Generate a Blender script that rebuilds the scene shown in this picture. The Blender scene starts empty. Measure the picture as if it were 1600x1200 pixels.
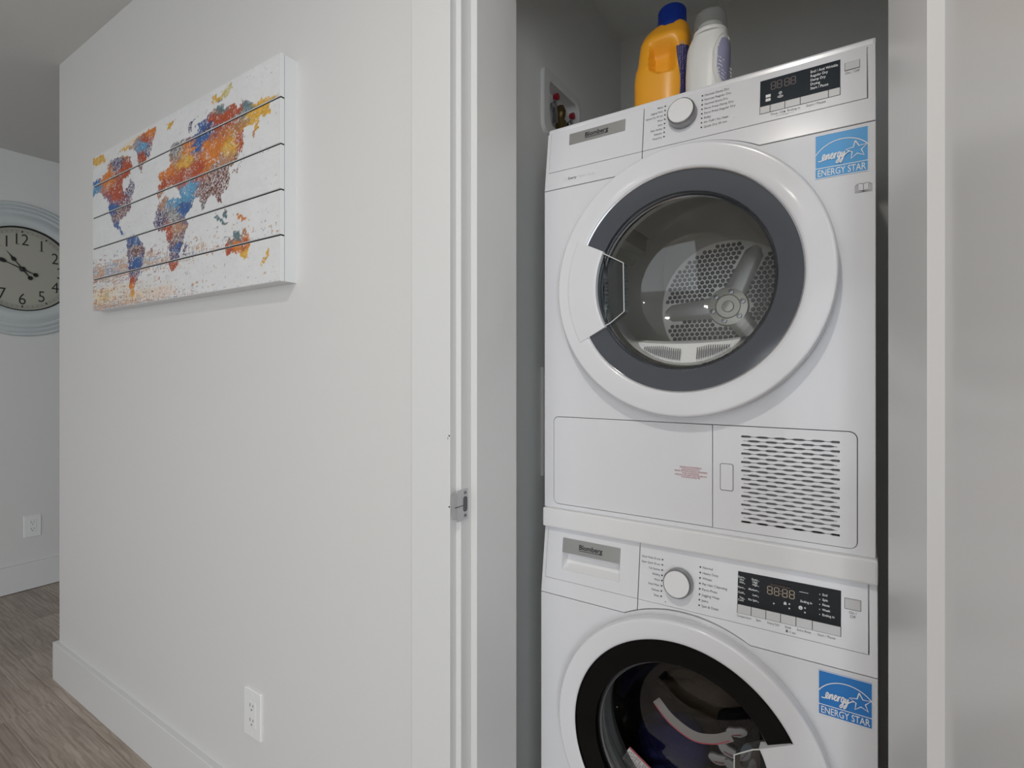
import bpy, bmesh, math, random
import numpy as np
from mathutils import Vector, Matrix
from mathutils.geometry import tessellate_polygon
PI = math.pi
random.seed(7)
scene = bpy.context.scene
C = scene.collection

# ------------------------------------------------------------------ camera, world, lights, exposure
cam_d = bpy.data.cameras.new('camera')
cam = bpy.data.objects.new('camera', cam_d); C.objects.link(cam)
cam.location = (0, 0, 1.2)
cam.rotation_euler = (PI/2, 0, math.radians(33.286))
cam_d.sensor_width = 36; cam_d.lens = 36*822/1600
cam_d.shift_y = -17/1600
cam_d.clip_start = 0.01
scene.camera = cam

CEIL = 2.41
XR_ = 1.6
w = bpy.data.worlds.new('world'); scene.world = w; w.use_nodes = True
bg = w.node_tree.nodes['Background']
bg.inputs[0].default_value = (0.80, 0.90, 1.0, 1); bg.inputs[1].default_value = 1.2

def area_light(name, loc, rot, sx, sy, power, color, shape='RECTANGLE'):
    l = bpy.data.lights.new(name, 'AREA'); l.shape = shape; l.size = sx; l.size_y = sy
    l.energy = power; l.color = color
    o = bpy.data.objects.new(name, l); C.objects.link(o); o.location = loc; o.rotation_euler = rot
    return o
# glazed door added behind the camera as fill; side window lengthened for light
area_light('added_window_fill', (-0.3, -4.34, 1.09), (PI/2, 0, 0), 2.5, 1.95, 16, (0.97, 0.98, 1.0))
area_light('side_window_daylight', (XR_-.06, -2.3, 1.09), (0, PI/2, 0), 1.95, 2.1, 58, (0.86, 0.93, 1.0))
# daylight through the window at the end of the side passage
area_light('passage_daylight', (-3.2, 3.60, 1.5), (-PI/2, 0, 0), 1.0, 1.3, 2.5, (0.86, 0.93, 1.0))
DOWNLIGHTS = [(-0.20, -0.30, 9), (-1.39, -2.18, 2.5), (-0.46, -2.19, 4), (0.60, -2.19, 6), (0.60, -3.6, 5)]  # last one is an extra lamp added to brighten the closet

vs = scene.view_settings
vs.view_transform = 'Standard'; vs.look = 'None'; vs.gamma = 1; vs.use_curve_mapping = False
vs.exposure = 0.12

# ------------------------------------------------------------------ materials
MATS = {}
def mat(name, col=(.8, .8, .8), rough=.5, metal=0., spec=.5, coat=0., emit=None, estr=0.):
    m = bpy.data.materials.new(name); m.use_nodes = True
    b = m.node_tree.nodes['Principled BSDF']
    b.inputs['Base Color'].default_value = (*col, 1)
    b.inputs['Roughness'].default_value = rough
    b.inputs['Metallic'].default_value = metal
    b.inputs['Specular IOR Level'].default_value = spec
    if coat: b.inputs['Coat Weight'].default_value = coat; b.inputs['Coat Roughness'].default_value = .08
    if emit: b.inputs['Emission Color'].default_value = (*emit, 1); b.inputs['Emission Strength'].default_value = estr
    MATS[name] = m
    return m
def nodes(m): return m.node_tree.nodes, m.node_tree.links, m.node_tree.nodes['Principled BSDF']
def add_bump(m, scale=200, strength=.1, dist=.001, detail=3):
    N, L, b = nodes(m)
    tc = N.new('ShaderNodeTexCoord'); nz = N.new('ShaderNodeTexNoise'); bp = N.new('ShaderNodeBump')
    nz.inputs['Scale'].default_value = scale; nz.inputs['Detail'].default_value = detail
    bp.inputs['Strength'].default_value = strength; bp.inputs['Distance'].default_value = dist
    L.new(tc.outputs['Object'], nz.inputs['Vector']); L.new(nz.outputs['Fac'], bp.inputs['Height']); L.new(bp.outputs['Normal'], b.inputs['Normal'])
def glass_mat(name, tint=(1, 1, 1), gloss_rough=.02, ior=1.45, boost=0.0):
    m = bpy.data.materials.new(name); m.use_nodes = True
    N, L = m.node_tree.nodes, m.node_tree.links
    N.remove(N['Principled BSDF']); out = N['Material Output']
    t = N.new('ShaderNodeBsdfTransparent'); t.inputs[0].default_value = (*tint, 1)
    g = N.new('ShaderNodeBsdfGlossy'); g.inputs['Roughness'].default_value = gloss_rough
    f = N.new('ShaderNodeFresnel'); f.inputs[0].default_value = ior
    a = N.new('ShaderNodeMath'); a.operation = 'ADD'; a.inputs[1].default_value = boost; a.use_clamp = True
    mx = N.new('ShaderNodeMixShader')
    L.new(f.outputs[0], a.inputs[0]); L.new(a.outputs[0], mx.inputs[0]); L.new(t.outputs[0], mx.inputs[1]); L.new(g.outputs[0], mx.inputs[2]); L.new(mx.outputs[0], out.inputs[0])
    MATS[name] = m; return m

m_wall = mat('wall_paint', (.672, .662, .650), .55); add_bump(m_wall, 260, .08, .0006)
m_closet = mat('closet_paint', (.86, .865, .84), .6); add_bump(m_closet, 260, .08, .0006)
m_ceil = mat('ceiling_paint', (.60, .59, .57), .8); add_bump(m_ceil, 120, .2, .001)
m_trim = mat('trim_paint', (.690, .688, .680), .32)
m_door = mat('door_paint', (.76, .76, .765), .22)
m_white = mat('appliance_white', (.765, .77, .80), .22, coat=.3)
m_wht2 = mat('white_plastic', (.80, .80, .81), .35)
m_light = mat('light_grey_plastic', (.60, .60, .61), .35)
m_groove = mat('dark_gap', (.03, .03, .03), .6)
m_tint = mat('smoked_glass', (.066, .074, .090), .06, spec=.9)
m_black = mat('black_glass', (.004, .004, .004), .05, spec=.16)
m_disp = mat('display_blue_black', (.012, .02, .028), .12)
m_dispk = mat('display_black', (.003, .003, .004), .10, spec=.14)
m_chrome = mat('chrome', (.62, .63, .65), .14, 1.)
m_brush = mat('brushed_metal', (.40, .40, .39), .45, .85)
m_steel = mat('drum_steel', (.80, .79, .76), .36, .22)
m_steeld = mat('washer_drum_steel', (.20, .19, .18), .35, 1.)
m_knobring = mat('satin_silver', (.34, .34, .35), .32, .8)
m_ink = mat('grey_ink', (.12, .12, .13), .6)
m_inkd = mat('black_ink', (.015, .015, .018), .5)
m_inkw = mat('white_ink', (.82, .83, .85), .5)
m_inkr = mat('red_ink', (.42, .07, .10), .6)
m_dig = mat('unlit_digits', (.10, .075, .07), .4)
m_digw = mat('amber_digits', (.42, .33, .24), .4)
m_blue = mat('label_blue', (.05, .34, .72), .35)
m_blued = mat('label_blue_deep', (.02, .20, .58), .35)
m_orange = mat('orange_plastic', (.90, .40, .025), .33)
m_cap = mat('blue_cap', (.006, .035, .30), .35)
m_bwhite = mat('bottle_white', (.78, .78, .76), .35)
m_purple = mat('label_purple', (.055, .05, .16), .4)
m_lilac = mat('label_lilac', (.34, .34, .50), .4)
m_capc = mat('clear_cap', (.36, .37, .37), .2); m_capc.node_tree.nodes['Principled BSDF'].inputs['Alpha'].default_value = .45
m_glass = glass_mat('clear_glass', (.93, .94, .94), .02, 1.35)
m_bowl = glass_mat('bowl_glass', (.95, .96, .96), .03, 1.5, .012)
m_cup = glass_mat('clear_plastic', (.60, .68, .74), .05, 1.5, .03)
m_brass = mat('brass', (.22, .16, .07), .4, .9)
m_red = mat('red_handle', (.40, .015, .03), .4)
m_rubber = mat('grey_gasket', (.22, .22, .22), .45)
m_dark = mat('dark_interior', (.03, .03, .03), .7)
m_vent = mat('vent_backing', (.10, .10, .105), .6)
m_lint = mat('lint_filter_white', (.72, .73, .73), .35)
m_clockrim = mat('clock_rim_grey_blue', (.54, .575, .58), .45)
m_dial = mat('clock_dial_cream', (.40, .385, .33), .6)
m_clockk = mat('clock_black', (.012, .012, .012), .5)
m_cloth = mat('navy_cloth', (.018, .022, .14), .85); add_bump(m_cloth, 160, .6, .004)
m_clothk = mat('black_cloth', (.012, .012, .014), .85); add_bump(m_clothk, 160, .6, .004)
m_reflb = mat('brown_reflection_tone', (.10, .07, .045), .85); add_bump(m_reflb, 120, .6, .005)
m_band = mat('reflection_grey', (.24, .23, .22), .5)
m_patch = mat('white_print', (.55, .53, .52), .8)
m_board = mat('art_board_white', (.74, .75, .76), .55)
m_boarddark = mat('art_gap', (.02, .014, .012), .8)
m_strike = mat('strike_steel', (.56, .56, .57), .36, .6)
m_outlet = mat('outlet_plastic', (.78, .78, .77), .3)
m_lamp = mat('lamp_lens', (1, 1, 1), .5, emit=(1, .93, .82), estr=14)

# wood planks
def wood():
    m = bpy.data.materials.new('grey_oak_plank'); m.use_nodes = True
    N, L, b = nodes(m)
    tc = N.new('ShaderNodeTexCoord'); oi = N.new('ShaderNodeObjectInfo')
    add = N.new('ShaderNodeVectorMath'); add.operation = 'ADD'
    sc = N.new('ShaderNodeVectorMath'); sc.operation = 'SCALE'; sc.inputs['Scale'].default_value = 37.
    cmb = N.new('ShaderNodeCombineXYZ')
    L.new(oi.outputs['Random'], cmb.inputs[0]); L.new(oi.outputs['Random'], cmb.inputs[1])
    L.new(cmb.outputs[0], sc.inputs[0]); L.new(tc.outputs['Object'], add.inputs[0]); L.new(sc.outputs[0], add.inputs[1])
    mp = N.new('ShaderNodeMapping'); mp.inputs['Scale'].default_value = (1.1, 44, 1)
    L.new(add.outputs[0], mp.inputs[0])
    n1 = N.new('ShaderNodeTexNoise'); n1.inputs['Scale'].default_value = 3.2; n1.inputs['Detail'].default_value = 8; n1.inputs['Distortion'].default_value = .35
    L.new(mp.outputs[0], n1.inputs['Vector'])
    mp2 = N.new('ShaderNodeMapping'); mp2.inputs['Scale'].default_value = (5, 9, 1); L.new(add.outputs[0], mp2.inputs[0])
    n2 = N.new('ShaderNodeTexNoise'); n2.inputs['Scale'].default_value = .9; n2.inputs['Detail'].default_value = 4; L.new(mp2.outputs[0], n2.inputs['Vector'])
    wv = N.new('ShaderNodeTexWave'); wv.inputs['Scale'].default_value = 7; wv.inputs['Distortion'].default_value = 9; wv.inputs['Detail'].default_value = 3; wv.inputs['Detail Scale'].default_value = 1.4
    wv.bands_direction = 'Y'
    mp3 = N.new('ShaderNodeMapping'); mp3.inputs['Scale'].default_value = (.55, 2.2, 1); L.new(add.outputs[0], mp3.inputs[0]); L.new(mp3.outputs[0], wv.inputs['Vector'])
    r1 = N.new('ShaderNodeValToRGB')
    r1.color_ramp.elements[0].position = .22; r1.color_ramp.elements[0].color = (.285, .230, .190, 1)
    r1.color_ramp.elements[1].position = .72; r1.color_ramp.elements[1].color = (.520, .445, .385, 1)
    L.new(n1.outputs['Fac'], r1.inputs[0])
    r2 = N.new('ShaderNodeValToRGB')
    r2.color_ramp.elements[0].position = .05; r2.color_ramp.elements[0].color = (.84, .82, .80, 1)
    r2.color_ramp.elements[1].position = .40; r2.color_ramp.elements[1].color = (1, 1, 1, 1)
    L.new(wv.outputs['Fac'], r2.inputs[0])
    mx = N.new('ShaderNodeMix'); mx.data_type = 'RGBA'; mx.blend_type = 'MULTIPLY'; mx.inputs[0].default_value = 1
    L.new(r1.outputs[0], mx.inputs[6]); L.new(r2.outputs[0], mx.inputs[7])
    hs = N.new('ShaderNodeHueSaturation')
    mr = N.new('ShaderNodeMapRange'); mr.inputs[3].default_value = .80; mr.inputs[4].default_value = 1.18
    L.new(oi.outputs['Random'], mr.inputs[0]); L.new(mr.outputs[0], hs.inputs['Value']); L.new(mx.outputs[2], hs.inputs['Color'])
    mx2 = N.new('ShaderNodeMix'); mx2.data_type = 'RGBA'; mx2.blend_type = 'MULTIPLY'; mx2.inputs[0].default_value = .7
    r3 = N.new('ShaderNodeValToRGB'); r3.color_ramp.elements[0].position = .3; r3.color_ramp.elements[0].color = (.72, .70, .69, 1); r3.color_ramp.elements[1].position = .65; r3.color_ramp.elements[1].color = (1.05, 1.05, 1.05, 1)
    L.new(n2.outputs['Fac'], r3.inputs[0]); L.new(hs.outputs[0], mx2.inputs[6]); L.new(r3.outputs[0], mx2.inputs[7])
    L.new(mx2.outputs[2], b.inputs['Base Color'])
    b.inputs['Roughness'].default_value = .5
    bp = N.new('ShaderNodeBump'); bp.inputs['Strength'].default_value = .15; bp.inputs['Distance'].default_value = .001
    L.new(n1.outputs['Fac'], bp.inputs['Height']); L.new(bp.outputs[0], b.inputs['Normal'])
    return m
m_wood = wood()

# perforated drum plate: small dimples too fine to pick apart
def perforated(name, col, rough, scale):
    m = mat(name, col, rough, .7); N, L, b = nodes(m)
    tc = N.new('ShaderNodeTexCoord'); v = N.new('ShaderNodeTexVoronoi'); v.inputs['Scale'].default_value = scale; v.inputs['Randomness'].default_value = .12
    L.new(tc.outputs['Object'], v.inputs['Vector'])
    r = N.new('ShaderNodeValToRGB'); r.color_ramp.elements[0].position = .20; r.color_ramp.elements[0].color = (col[0]*.22, col[1]*.22, col[2]*.22, 1)
    r.color_ramp.elements[1].position = .42; r.color_ramp.elements[1].color = (*col, 1)
    L.new(v.outputs['Distance'], r.inputs[0]); L.new(r.outputs[0], b.inputs['Base Color'])
    bp = N.new('ShaderNodeBump'); bp.inputs['Strength'].default_value = .9; bp.inputs['Distance'].default_value = .004
    L.new(v.outputs['Distance'], bp.inputs['Height']); L.new(bp.outputs[0], b.inputs['Normal'])
    return m
m_hub = mat('hub_plate', (.74, .71, .64), .35, .3)
m_perfd = mat('perforation_grey', (.30, .30, .29), .5, .2)
m_perf = perforated('perforated_steel', (.40, .39, .37), .35, 85)

# ------------------------------------------------------------------ mesh helpers
class MB:
    def __init__(self): self.v = []; self.f = []; self.s = []
    def add(self, verts, faces, smooth=False):
        o = len(self.v); self.v += [tuple(p) for p in verts]
        self.f += [tuple(i+o for i in f) for f in faces]; self.s += [smooth]*len(faces); return self
    def box(self, x0, x1, y0, y1, z0, z1):
        v = [(x0,y0,z0),(x1,y0,z0),(x1,y1,z0),(x0,y1,z0),(x0,y0,z1),(x1,y0,z1),(x1,y1,z1),(x0,y1,z1)]
        return self.add(v, [(0,3,2,1),(4,5,6,7),(0,1,5,4),(1,2,6,5),(2,3,7,6),(3,0,4,7)])
    def cbox(self, x0, x1, y0, y1, z0, z1, c):
        """box with chamfered vertical and horizontal edges"""
        bm = bmesh.new(); t = MB().box(x0, x1, y0, y1, z0, z1)
        vs_ = [bm.verts.new(p) for p in t.v]
        for f in t.f: bm.faces.new([vs_[i] for i in f])
        bmesh.ops.bevel(bm, geom=list(bm.edges), offset=c, segments=2, affect='EDGES', profile=.6)
        bm.verts.index_update()
        self.add([v.co[:] for v in bm.verts], [[v.index for v in f.verts] for f in bm.faces]); bm.free(); return self
    def lathe(self, prof, cx, cz, n=64, a0=0., a1=2*PI, smooth=True, cap=False):
        """prof: (r, y) revolved about the y axis through (cx, cz)"""
        full = abs(a1-a0-2*PI) < 1e-6; m = n if full else n+1
        v = []; f = []
        for r, y in prof:
            for i in range(m):
                a = a0+(a1-a0)*i/n; v.append((cx+r*math.cos(a), y, cz+r*math.sin(a)))
        k = len(prof)
        for j in range(k-1):
            for i in range(n):
                i2 = (i+1) % m
                f.append((j*m+i, j*m+i2, (j+1)*m+i2, (j+1)*m+i))
        self.add(v, f, smooth)
        if cap and not full:
            self.add([v[j*m] for j in range(k)], [tuple(range(k))]); self.add([v[j*m+m-1] for j in range(k)], [tuple(range(k))[::-1]])
        return self
    def lathez(self, prof, cx, cy, n=48, smooth=True):
        v = []; f = []
        for r, z in prof:
            for i in range(n): a = 2*PI*i/n; v.append((cx+r*math.cos(a), cy+r*math.sin(a), z))
        for j in range(len(prof)-1):
            for i in range(n): f.append((j*n+i, j*n+(i+1)%n, (j+1)*n+(i+1)%n, (j+1)*n+i))
        return self.add(v, f, smooth)
    def slab(self, outer, holes, yf, yb, dep=None, ch=0.):
        """polygon with holes in the xz plane, front at yf(z) and back at yb; ch = chamfer of the front edge"""
        F = yf if callable(yf) else (lambda z: yf)
        loops = [outer]+list(holes)
        def front(off):
            pts = []
            for li, lp in enumerate(loops):
                q = offset_loop(lp, off if li == 0 else -off) if off else lp
                pts.append(q)
            return pts
        L0 = front(ch)
        tris = tessellate_polygon([[Vector((p[0], p[1], 0)) for p in lp] for lp in L0])
        flat = [p for lp in L0 for p in lp]
        self.add([(p[0], F(p[1]), p[1]) for p in flat], [orient(flat, t) for t in tris])
        for li, lp in enumerate(loops):
            n = len(lp); fl = L0[li]
            rings = [[(p[0], F(p[1]), p[1]) for p in fl]]
            if ch: rings.append([(p[0], F(p[1])+ch, p[1]) for p in lp])
            rings.append([(p[0], yb, p[1]) for p in lp])
            vv = [q for r in rings for q in r]; ff = []
            for k in range(len(rings)-1):
                for i in range(n): ff.append((k*n+i, k*n+(i+1)%n, (k+1)*n+(i+1)%n, (k+1)*n+i))
            self.add(vv, ff)
        tb = tessellate_polygon([[Vector((p[0], p[1], 0)) for p in lp] for lp in loops]); fb = [p for lp in loops for p in lp]
        self.add([(p[0], yb, p[1]) for p in fb], [orient(fb, t)[::-1] for t in tb])
        return self
    def ribbon(self, pts, wd, place):
        n = len(pts); L = []; R = []
        for i in range(n):
            a = pts[max(i-1, 0)]; b = pts[min(i+1, n-1)]
            dx, dz = b[0]-a[0], b[1]-a[1]; l = math.hypot(dx, dz) or 1
            nx, nz = -dz/l*wd/2, dx/l*wd/2
            L.append(place(pts[i][0]+nx, pts[i][1]+nz)); R.append(place(pts[i][0]-nx, pts[i][1]-nz))
        return self.add(L+R, [(n+i, n+i+1, i+1, i) for i in range(n-1)])
    def tube(self, pts, r, n=10):
        v = []; f = []; rr = r if isinstance(r, (list, tuple)) else [r]*len(pts)
        P = [Vector(p) for p in pts]
        for i, p in enumerate(P):
            t = (P[min(i+1, len(P)-1)]-P[max(i-1, 0)]).normalized()
            u = t.orthogonal().normalized() if i == 0 else (u - t*u.dot(t)).normalized()
            w_ = t.cross(u)
            for k in range(n):
                a = 2*PI*k/n; v.append(p+(u*math.cos(a)+w_*math.sin(a))*rr[i])
        for i in range(len(P)-1):
            for k in range(n): f.append((i*n+k, i*n+(k+1)%n, (i+1)*n+(k+1)%n, (i+1)*n+k))
        f.append(tuple(range(n))[::-1]); f.append(tuple((len(P)-1)*n+k for k in range(n)))
        return self.add(v, f, True)
def orient(flat, t):
    a, b, c = (flat[i] for i in t)
    return tuple(t) if (b[0]-a[0])*(c[1]-a[1])-(b[1]-a[1])*(c[0]-a[0]) > 0 else (t[0], t[2], t[1])
def offset_loop(lp, d):
    """shift each point of a loop inwards by d (positive shrinks a loop)"""
    n = len(lp); ar = sum(lp[i][0]*lp[(i+1)%n][1]-lp[(i+1)%n][0]*lp[i][1] for i in range(n)); sg = 1 if ar > 0 else -1
    out = []
    for i in range(n):
        a, p, b = lp[i-1], lp[i], lp[(i+1)%n]
        d1 = (p[0]-a[0], p[1]-a[1]); d2 = (b[0]-p[0], b[1]-p[1])
        l1 = math.hypot(*d1) or 1; l2 = math.hypot(*d2) or 1
        n1 = (-d1[1]/l1, d1[0]/l1); n2 = (-d2[1]/l2, d2[0]/l2)
        mx, my = n1[0]+n2[0], n1[1]+n2[1]; q = mx*mx+my*my
        k = 2/q if q > .5 else 1
        out.append((p[0]+sg*d*mx*k, p[1]+sg*d*my*k))
    return out
def rrect(x0, x1, z0, z1, r, n=6):
    if r <= 0: return [(x0, z0), (x1, z0), (x1, z1), (x0, z1)]
    P = []
    for cx, cz, a in ((x1-r, z0+r, -PI/2), (x1-r, z1-r, 0), (x0+r, z1-r, PI/2), (x0+r, z0+r, PI)):
        for i in range(n+1): t = a+PI/2*i/n; P.append((cx+r*math.cos(t), cz+r*math.sin(t)))
    return P
def circle(cx, cz, r, n=64): return [(cx+r*math.cos(2*PI*i/n), cz+r*math.sin(2*PI*i/n)) for i in range(n)]
def smooth_line(P, k=6):
    out = []
    for i in range(len(P)-1):
        p0, p1, p2, p3 = P[max(i-1, 0)], P[i], P[i+1], P[min(i+2, len(P)-1)]
        for j in range(k):
            t = j/k
            out.append(tuple(.5*(2*p1[d]+(p2[d]-p0[d])*t+(2*p0[d]-5*p1[d]+4*p2[d]-p3[d])*t*t+(3*p1[d]-p0[d]-3*p2[d]+p3[d])*t**3) for d in range(2)))
    return out+[P[-1]]

def root_of(o):
    while o.parent: o = o.parent
    return o
def link(o, label=None, cat=None, group=None, kind=None):
    if label: o['label'] = label
    if cat: o['category'] = cat
    if group: o['group'] = group
    if kind: o['kind'] = kind
    return o
def obj(name, mb, material, parent=None, label=None, cat=None, group=None, kind=None):
    me = bpy.data.meshes.new(name)
    base = Vector(root_of(parent).location) if parent else Vector((0, 0, 0))
    me.from_pydata([tuple(Vector(p)-base) for p in mb.v], [], mb.f)
    me.polygons.foreach_set('use_smooth', mb.s)
    me.validate(); me.update()
    bm = bmesh.new(); bm.from_mesh(me); bmesh.ops.remove_doubles(bm, verts=bm.verts, dist=1e-6)
    for e in bm.edges:
        if len(e.link_faces) == 2 and e.calc_face_angle(0) > .62: e.smooth = False
    bm.to_mesh(me); bm.free()
    for m in (material if isinstance(material, (list, tuple)) else [material]): me.materials.append(m)
    o = bpy.data.objects.new(name, me); C.objects.link(o)
    if parent: o.parent = parent
    return link(o, label, cat, group, kind)
def thing(name, label, cat, loc, group=None):
    o = bpy.data.objects.new(name, None); C.objects.link(o); o.location = loc; o.empty_display_size = .05
    return link(o, label, cat, group)
def struct(name, mb, material, label, cat, parent=None):
    return obj(name, mb, material, parent, label if not parent else None, cat if not parent else None, None, 'structure')

_font = {}
def text2d(s, size, bold=0., align='LEFT', sx=1., shear=0.):
    key = (s, round(size, 5), bold, align, sx, shear)
    if key not in _font:
        cu = bpy.data.curves.new('lettering_tmp', 'FONT'); cu.body = s; cu.size = size; cu.offset = bold*size; cu.align_x = align; cu.resolution_u = 3; cu.shear = shear
        ob = bpy.data.objects.new('lettering_tmp', cu); C.objects.link(ob)
        dg = bpy.context.evaluated_depsgraph_get(); ev = ob.evaluated_get(dg); me = ev.to_mesh()
        V = [(v.co.x*sx, v.co.y) for v in me.vertices]; Fc = [tuple(p.vertices) for p in me.polygons]
        ev.to_mesh_clear(); bpy.data.objects.remove(ob); bpy.data.curves.remove(cu)
        _font[key] = (V, Fc)
    return _font[key]
def put_text(mb, s, x, z, size, place, bold=0., align='LEFT', sx=1., shear=0.):
    V, Fc = text2d(s, size, bold, align, sx, shear)
    mb.add([place(x+a, z+b) for a, b in V], Fc); return mb

# ------------------------------------------------------------------ the setting
XL, XR, YB, YW = -3.85, 1.6, -4.4, .752          # clock wall, right wall, far wall, wall with the art
X_END = -2.62                                     # where the wall with the art ends
OPL, OPR, OPH = -.608, .09, 2.03                  # closet door opening between jambs
fl_ob = struct('floor', MB().box(XL-.05, XR+.05, YB-.05, 3.7, -.08, -.004), m_wood, 'grey-brown oak plank floor', 'floor')
PLW = .155
joints = {3: -2.458, 5: -3.35, 2: -2.45, 4: -2.93}
pm = {}
def plank_mesh(l, wd):
    key = (round(l, 3), round(wd, 3))
    if key not in pm:
        mb = MB(); c = .0009
        x, y = l/2, wd/2
        mb.add([(-x,-y,-.004),(x,-y,-.004),(x,y,-.004),(-x,y,-.004),(-x,-y,-c),(x,-y,-c),(x,y,-c),(-x,y,-c),(-x+c,-y+c,0),(x-c,-y+c,0),(x-c,y-c,0),(-x+c,y-c,0)],
               [(0,1,5,4),(1,2,6,5),(2,3,7,6),(3,0,4,7),(4,5,9,8),(5,6,10,9),(6,7,11,10),(7,4,8,11),(8,9,10,11)])
        me = bpy.data.meshes.new('plank'); me.from_pydata(mb.v, [], mb.f); me.update(); me.materials.append(m_wood); pm[key] = me
    return pm[key]
for row in range(-16, 23):
    y0 = .087+PLW*row; y1 = y0+PLW
    xa, xb = XL, (XR if y0 < .75 else X_END)
    j = joints.get(row, XL+random.uniform(.15, 1.15)); PL = 1.22
    while j > xa+.05: j -= PL
    cuts = [xa]
    j += PL if j <= xa+.05 else 0
    while j < xb-.03: cuts.append(j); j += PL
    cuts.append(xb)
    for a, b in zip(cuts[:-1], cuts[1:]):
        o = bpy.data.objects.new('plank', plank_mesh(b-a-.0006, PLW-.0006)); C.objects.link(o)
        o.parent = fl_ob; o.location = ((a+b)/2, (y0+y1)/2, 0)
struct('ceiling', MB().box(XL-.05, XR+.05, YB-.05, 3.7, CEIL, CEIL+.1), m_ceil, 'pale ceiling of the room and passage', 'ceiling')
struct('wall_front', MB().slab([(X_END, 0), (OPL-.02, 0), (OPL-.02, 2.05), (OPR+.02, 2.05), (OPR+.02, 0), (XR, 0), (XR, CEIL), (X_END, CEIL)], [], YW, .905),
       m_wall, 'white painted wall that carries the map picture and holds the closet door opening', 'wall')
struct('wall_left', MB().box(XL-.1, XL, YB, 3.7, 0, CEIL), m_wall, 'white painted wall behind the round clock', 'wall')
struct('wall_passage', MB().box(X_END, X_END+.1, .905, 3.65, 0, CEIL), m_wall, 'white wall of the side passage behind the picture wall', 'wall')
mb = MB().slab([(-.76, 0), (-YB+.1, 0), (-YB+.1, CEIL), (-.76, CEIL)], [rrect(1.2, 3.4, .06, 2.12, 0)], 0, .1)
mb.v = [(XR+b, -a, c) for a, b, c in mb.v]
struct('wall_right', mb, m_wall, 'white wall with a lengthened window, behind the open closet door', 'wall')
struct('wall_back', MB().slab([(XL, 0), (XR, 0), (XR, CEIL), (XL, CEIL)], [rrect(-1.6, 1.0, .06, 2.12, 0)], YB-.1, YB), m_wall, 'white wall of the living room holding the added glazed door', 'wall')
struct('wall_passage_end', MB().slab([(XL, 0), (X_END+.1, 0), (X_END+.1, CEIL), (XL, CEIL)], [rrect(-3.7, -2.7, .85, 2.15, 0)], 3.65, 3.75), m_wall, 'white end wall of the side passage', 'wall')
def window(name, x0, x1, z0, z1, y0, y1, n, label, mp_=lambda p: p):
    m = MB().slab(rrect(x0, x1, z0, z1, 0), [rrect(x0+.06+(x1-x0-.06)*i/n, x0+(x1-x0-.06)*(i+1)/n, z0+.06, z1-.06, 0) for i in range(n)], y0, y1)
    m.v = [mp_(p) for p in m.v]
    o = struct(name, m, m_trim, label, 'window')
    for i in range(n):
        pb_ = MB().box(x0+.06+(x1-x0-.06)*i/n, x0+(x1-x0-.06)*(i+1)/n, (y0+y1)/2-.003, (y0+y1)/2+.003, z0+.06, z1-.06); pb_.v = [mp_(p) for p in pb_.v]
        obj('pane', pb_, m_glass, o)
window('added_window', -1.6, 1.0, .06, 2.12, YB-.09, YB-.03, 2, 'wide white framed glazed door added behind the camera for fill light')
window('window_3', 1.2, 3.4, .06, 2.12, .03, .09, 2, 'white framed side window lengthened to the floor for more light', lambda p: (XR+p[1], -p[0], p[2]))
window('window_2', -3.7, -2.7, .85, 2.15, 3.68, 3.74, 1, 'white framed window at the end of the side passage')

# closet
XCL, XCR, YCB, ZCC = -.70, .15, 1.768, 2.373
BX = (1.243, 1.416, 1.875, 1.992)                 # valve box opening y0 y1 z0 z1
mb = MB().slab([(.905, 0), (YCB+.05, 0), (YCB+.05, CEIL), (.905, CEIL)], [rrect(*BX, .02)], 0, .14)
mb.v = [(XCL-b, a, c) for a, b, c in mb.v]
struct('wall_closet_left', mb, m_closet, 'grey painted side wall of the laundry closet with the valve box', 'wall')
struct('wall_closet_back', MB().box(XCL-.1, XCR+.1, YCB, YCB+.1, 0, CEIL), m_closet, 'grey painted back wall of the laundry closet', 'wall')
struct('wall_closet_right', MB().box(XCR, XCR+.1, .905, YCB, 0, CEIL), m_closet, 'grey painted side wall of the laundry closet behind the open door', 'wall')
struct('ceiling_closet', MB().box(XCL, XCR, .905, YCB, ZCC, CEIL), m_closet, 'grey painted ceiling of the laundry closet', 'ceiling')

# door frame: jambs, stops, casings
fr = MB()
for sgn, xj in ((1, OPL), (-1, OPR)):
    a, b = sorted((xj-.02*sgn, xj)); fr.cbox(a, b, .755, .921, 0, OPH+.02, .0022)
    a, b = sorted((xj, xj+.015*sgn)); fr.cbox(a, b, .7836, .921, 0, OPH, .0018)
fr.box(OPL, OPR, .755, .921, OPH, OPH+.02); fr.box(OPL, OPR, .7836, .921, OPH-.015, OPH)
jamb = struct('trim_1', fr, m_trim, 'white closet door jambs and stops with a strike plate', 'door frame')
struct('trim_2', MB().cbox(-.7145, -.6188, .737, .757, 0, OPH+.105, .0016), m_trim, 'flat white casing board beside the closet opening at the picture side', 'casing')
struct('trim_3', MB().cbox(OPR+.0108, OPR+.1065, .737, .757, 0, OPH+.105, .0016), m_trim, 'flat white casing board beside the closet opening behind the open door', 'casing')
struct('trim_4', MB().box(-.6188, OPR+.0108, .737, .757, OPH+.01, OPH+.105), m_trim, 'flat white casing board above the closet opening', 'casing')
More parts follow.
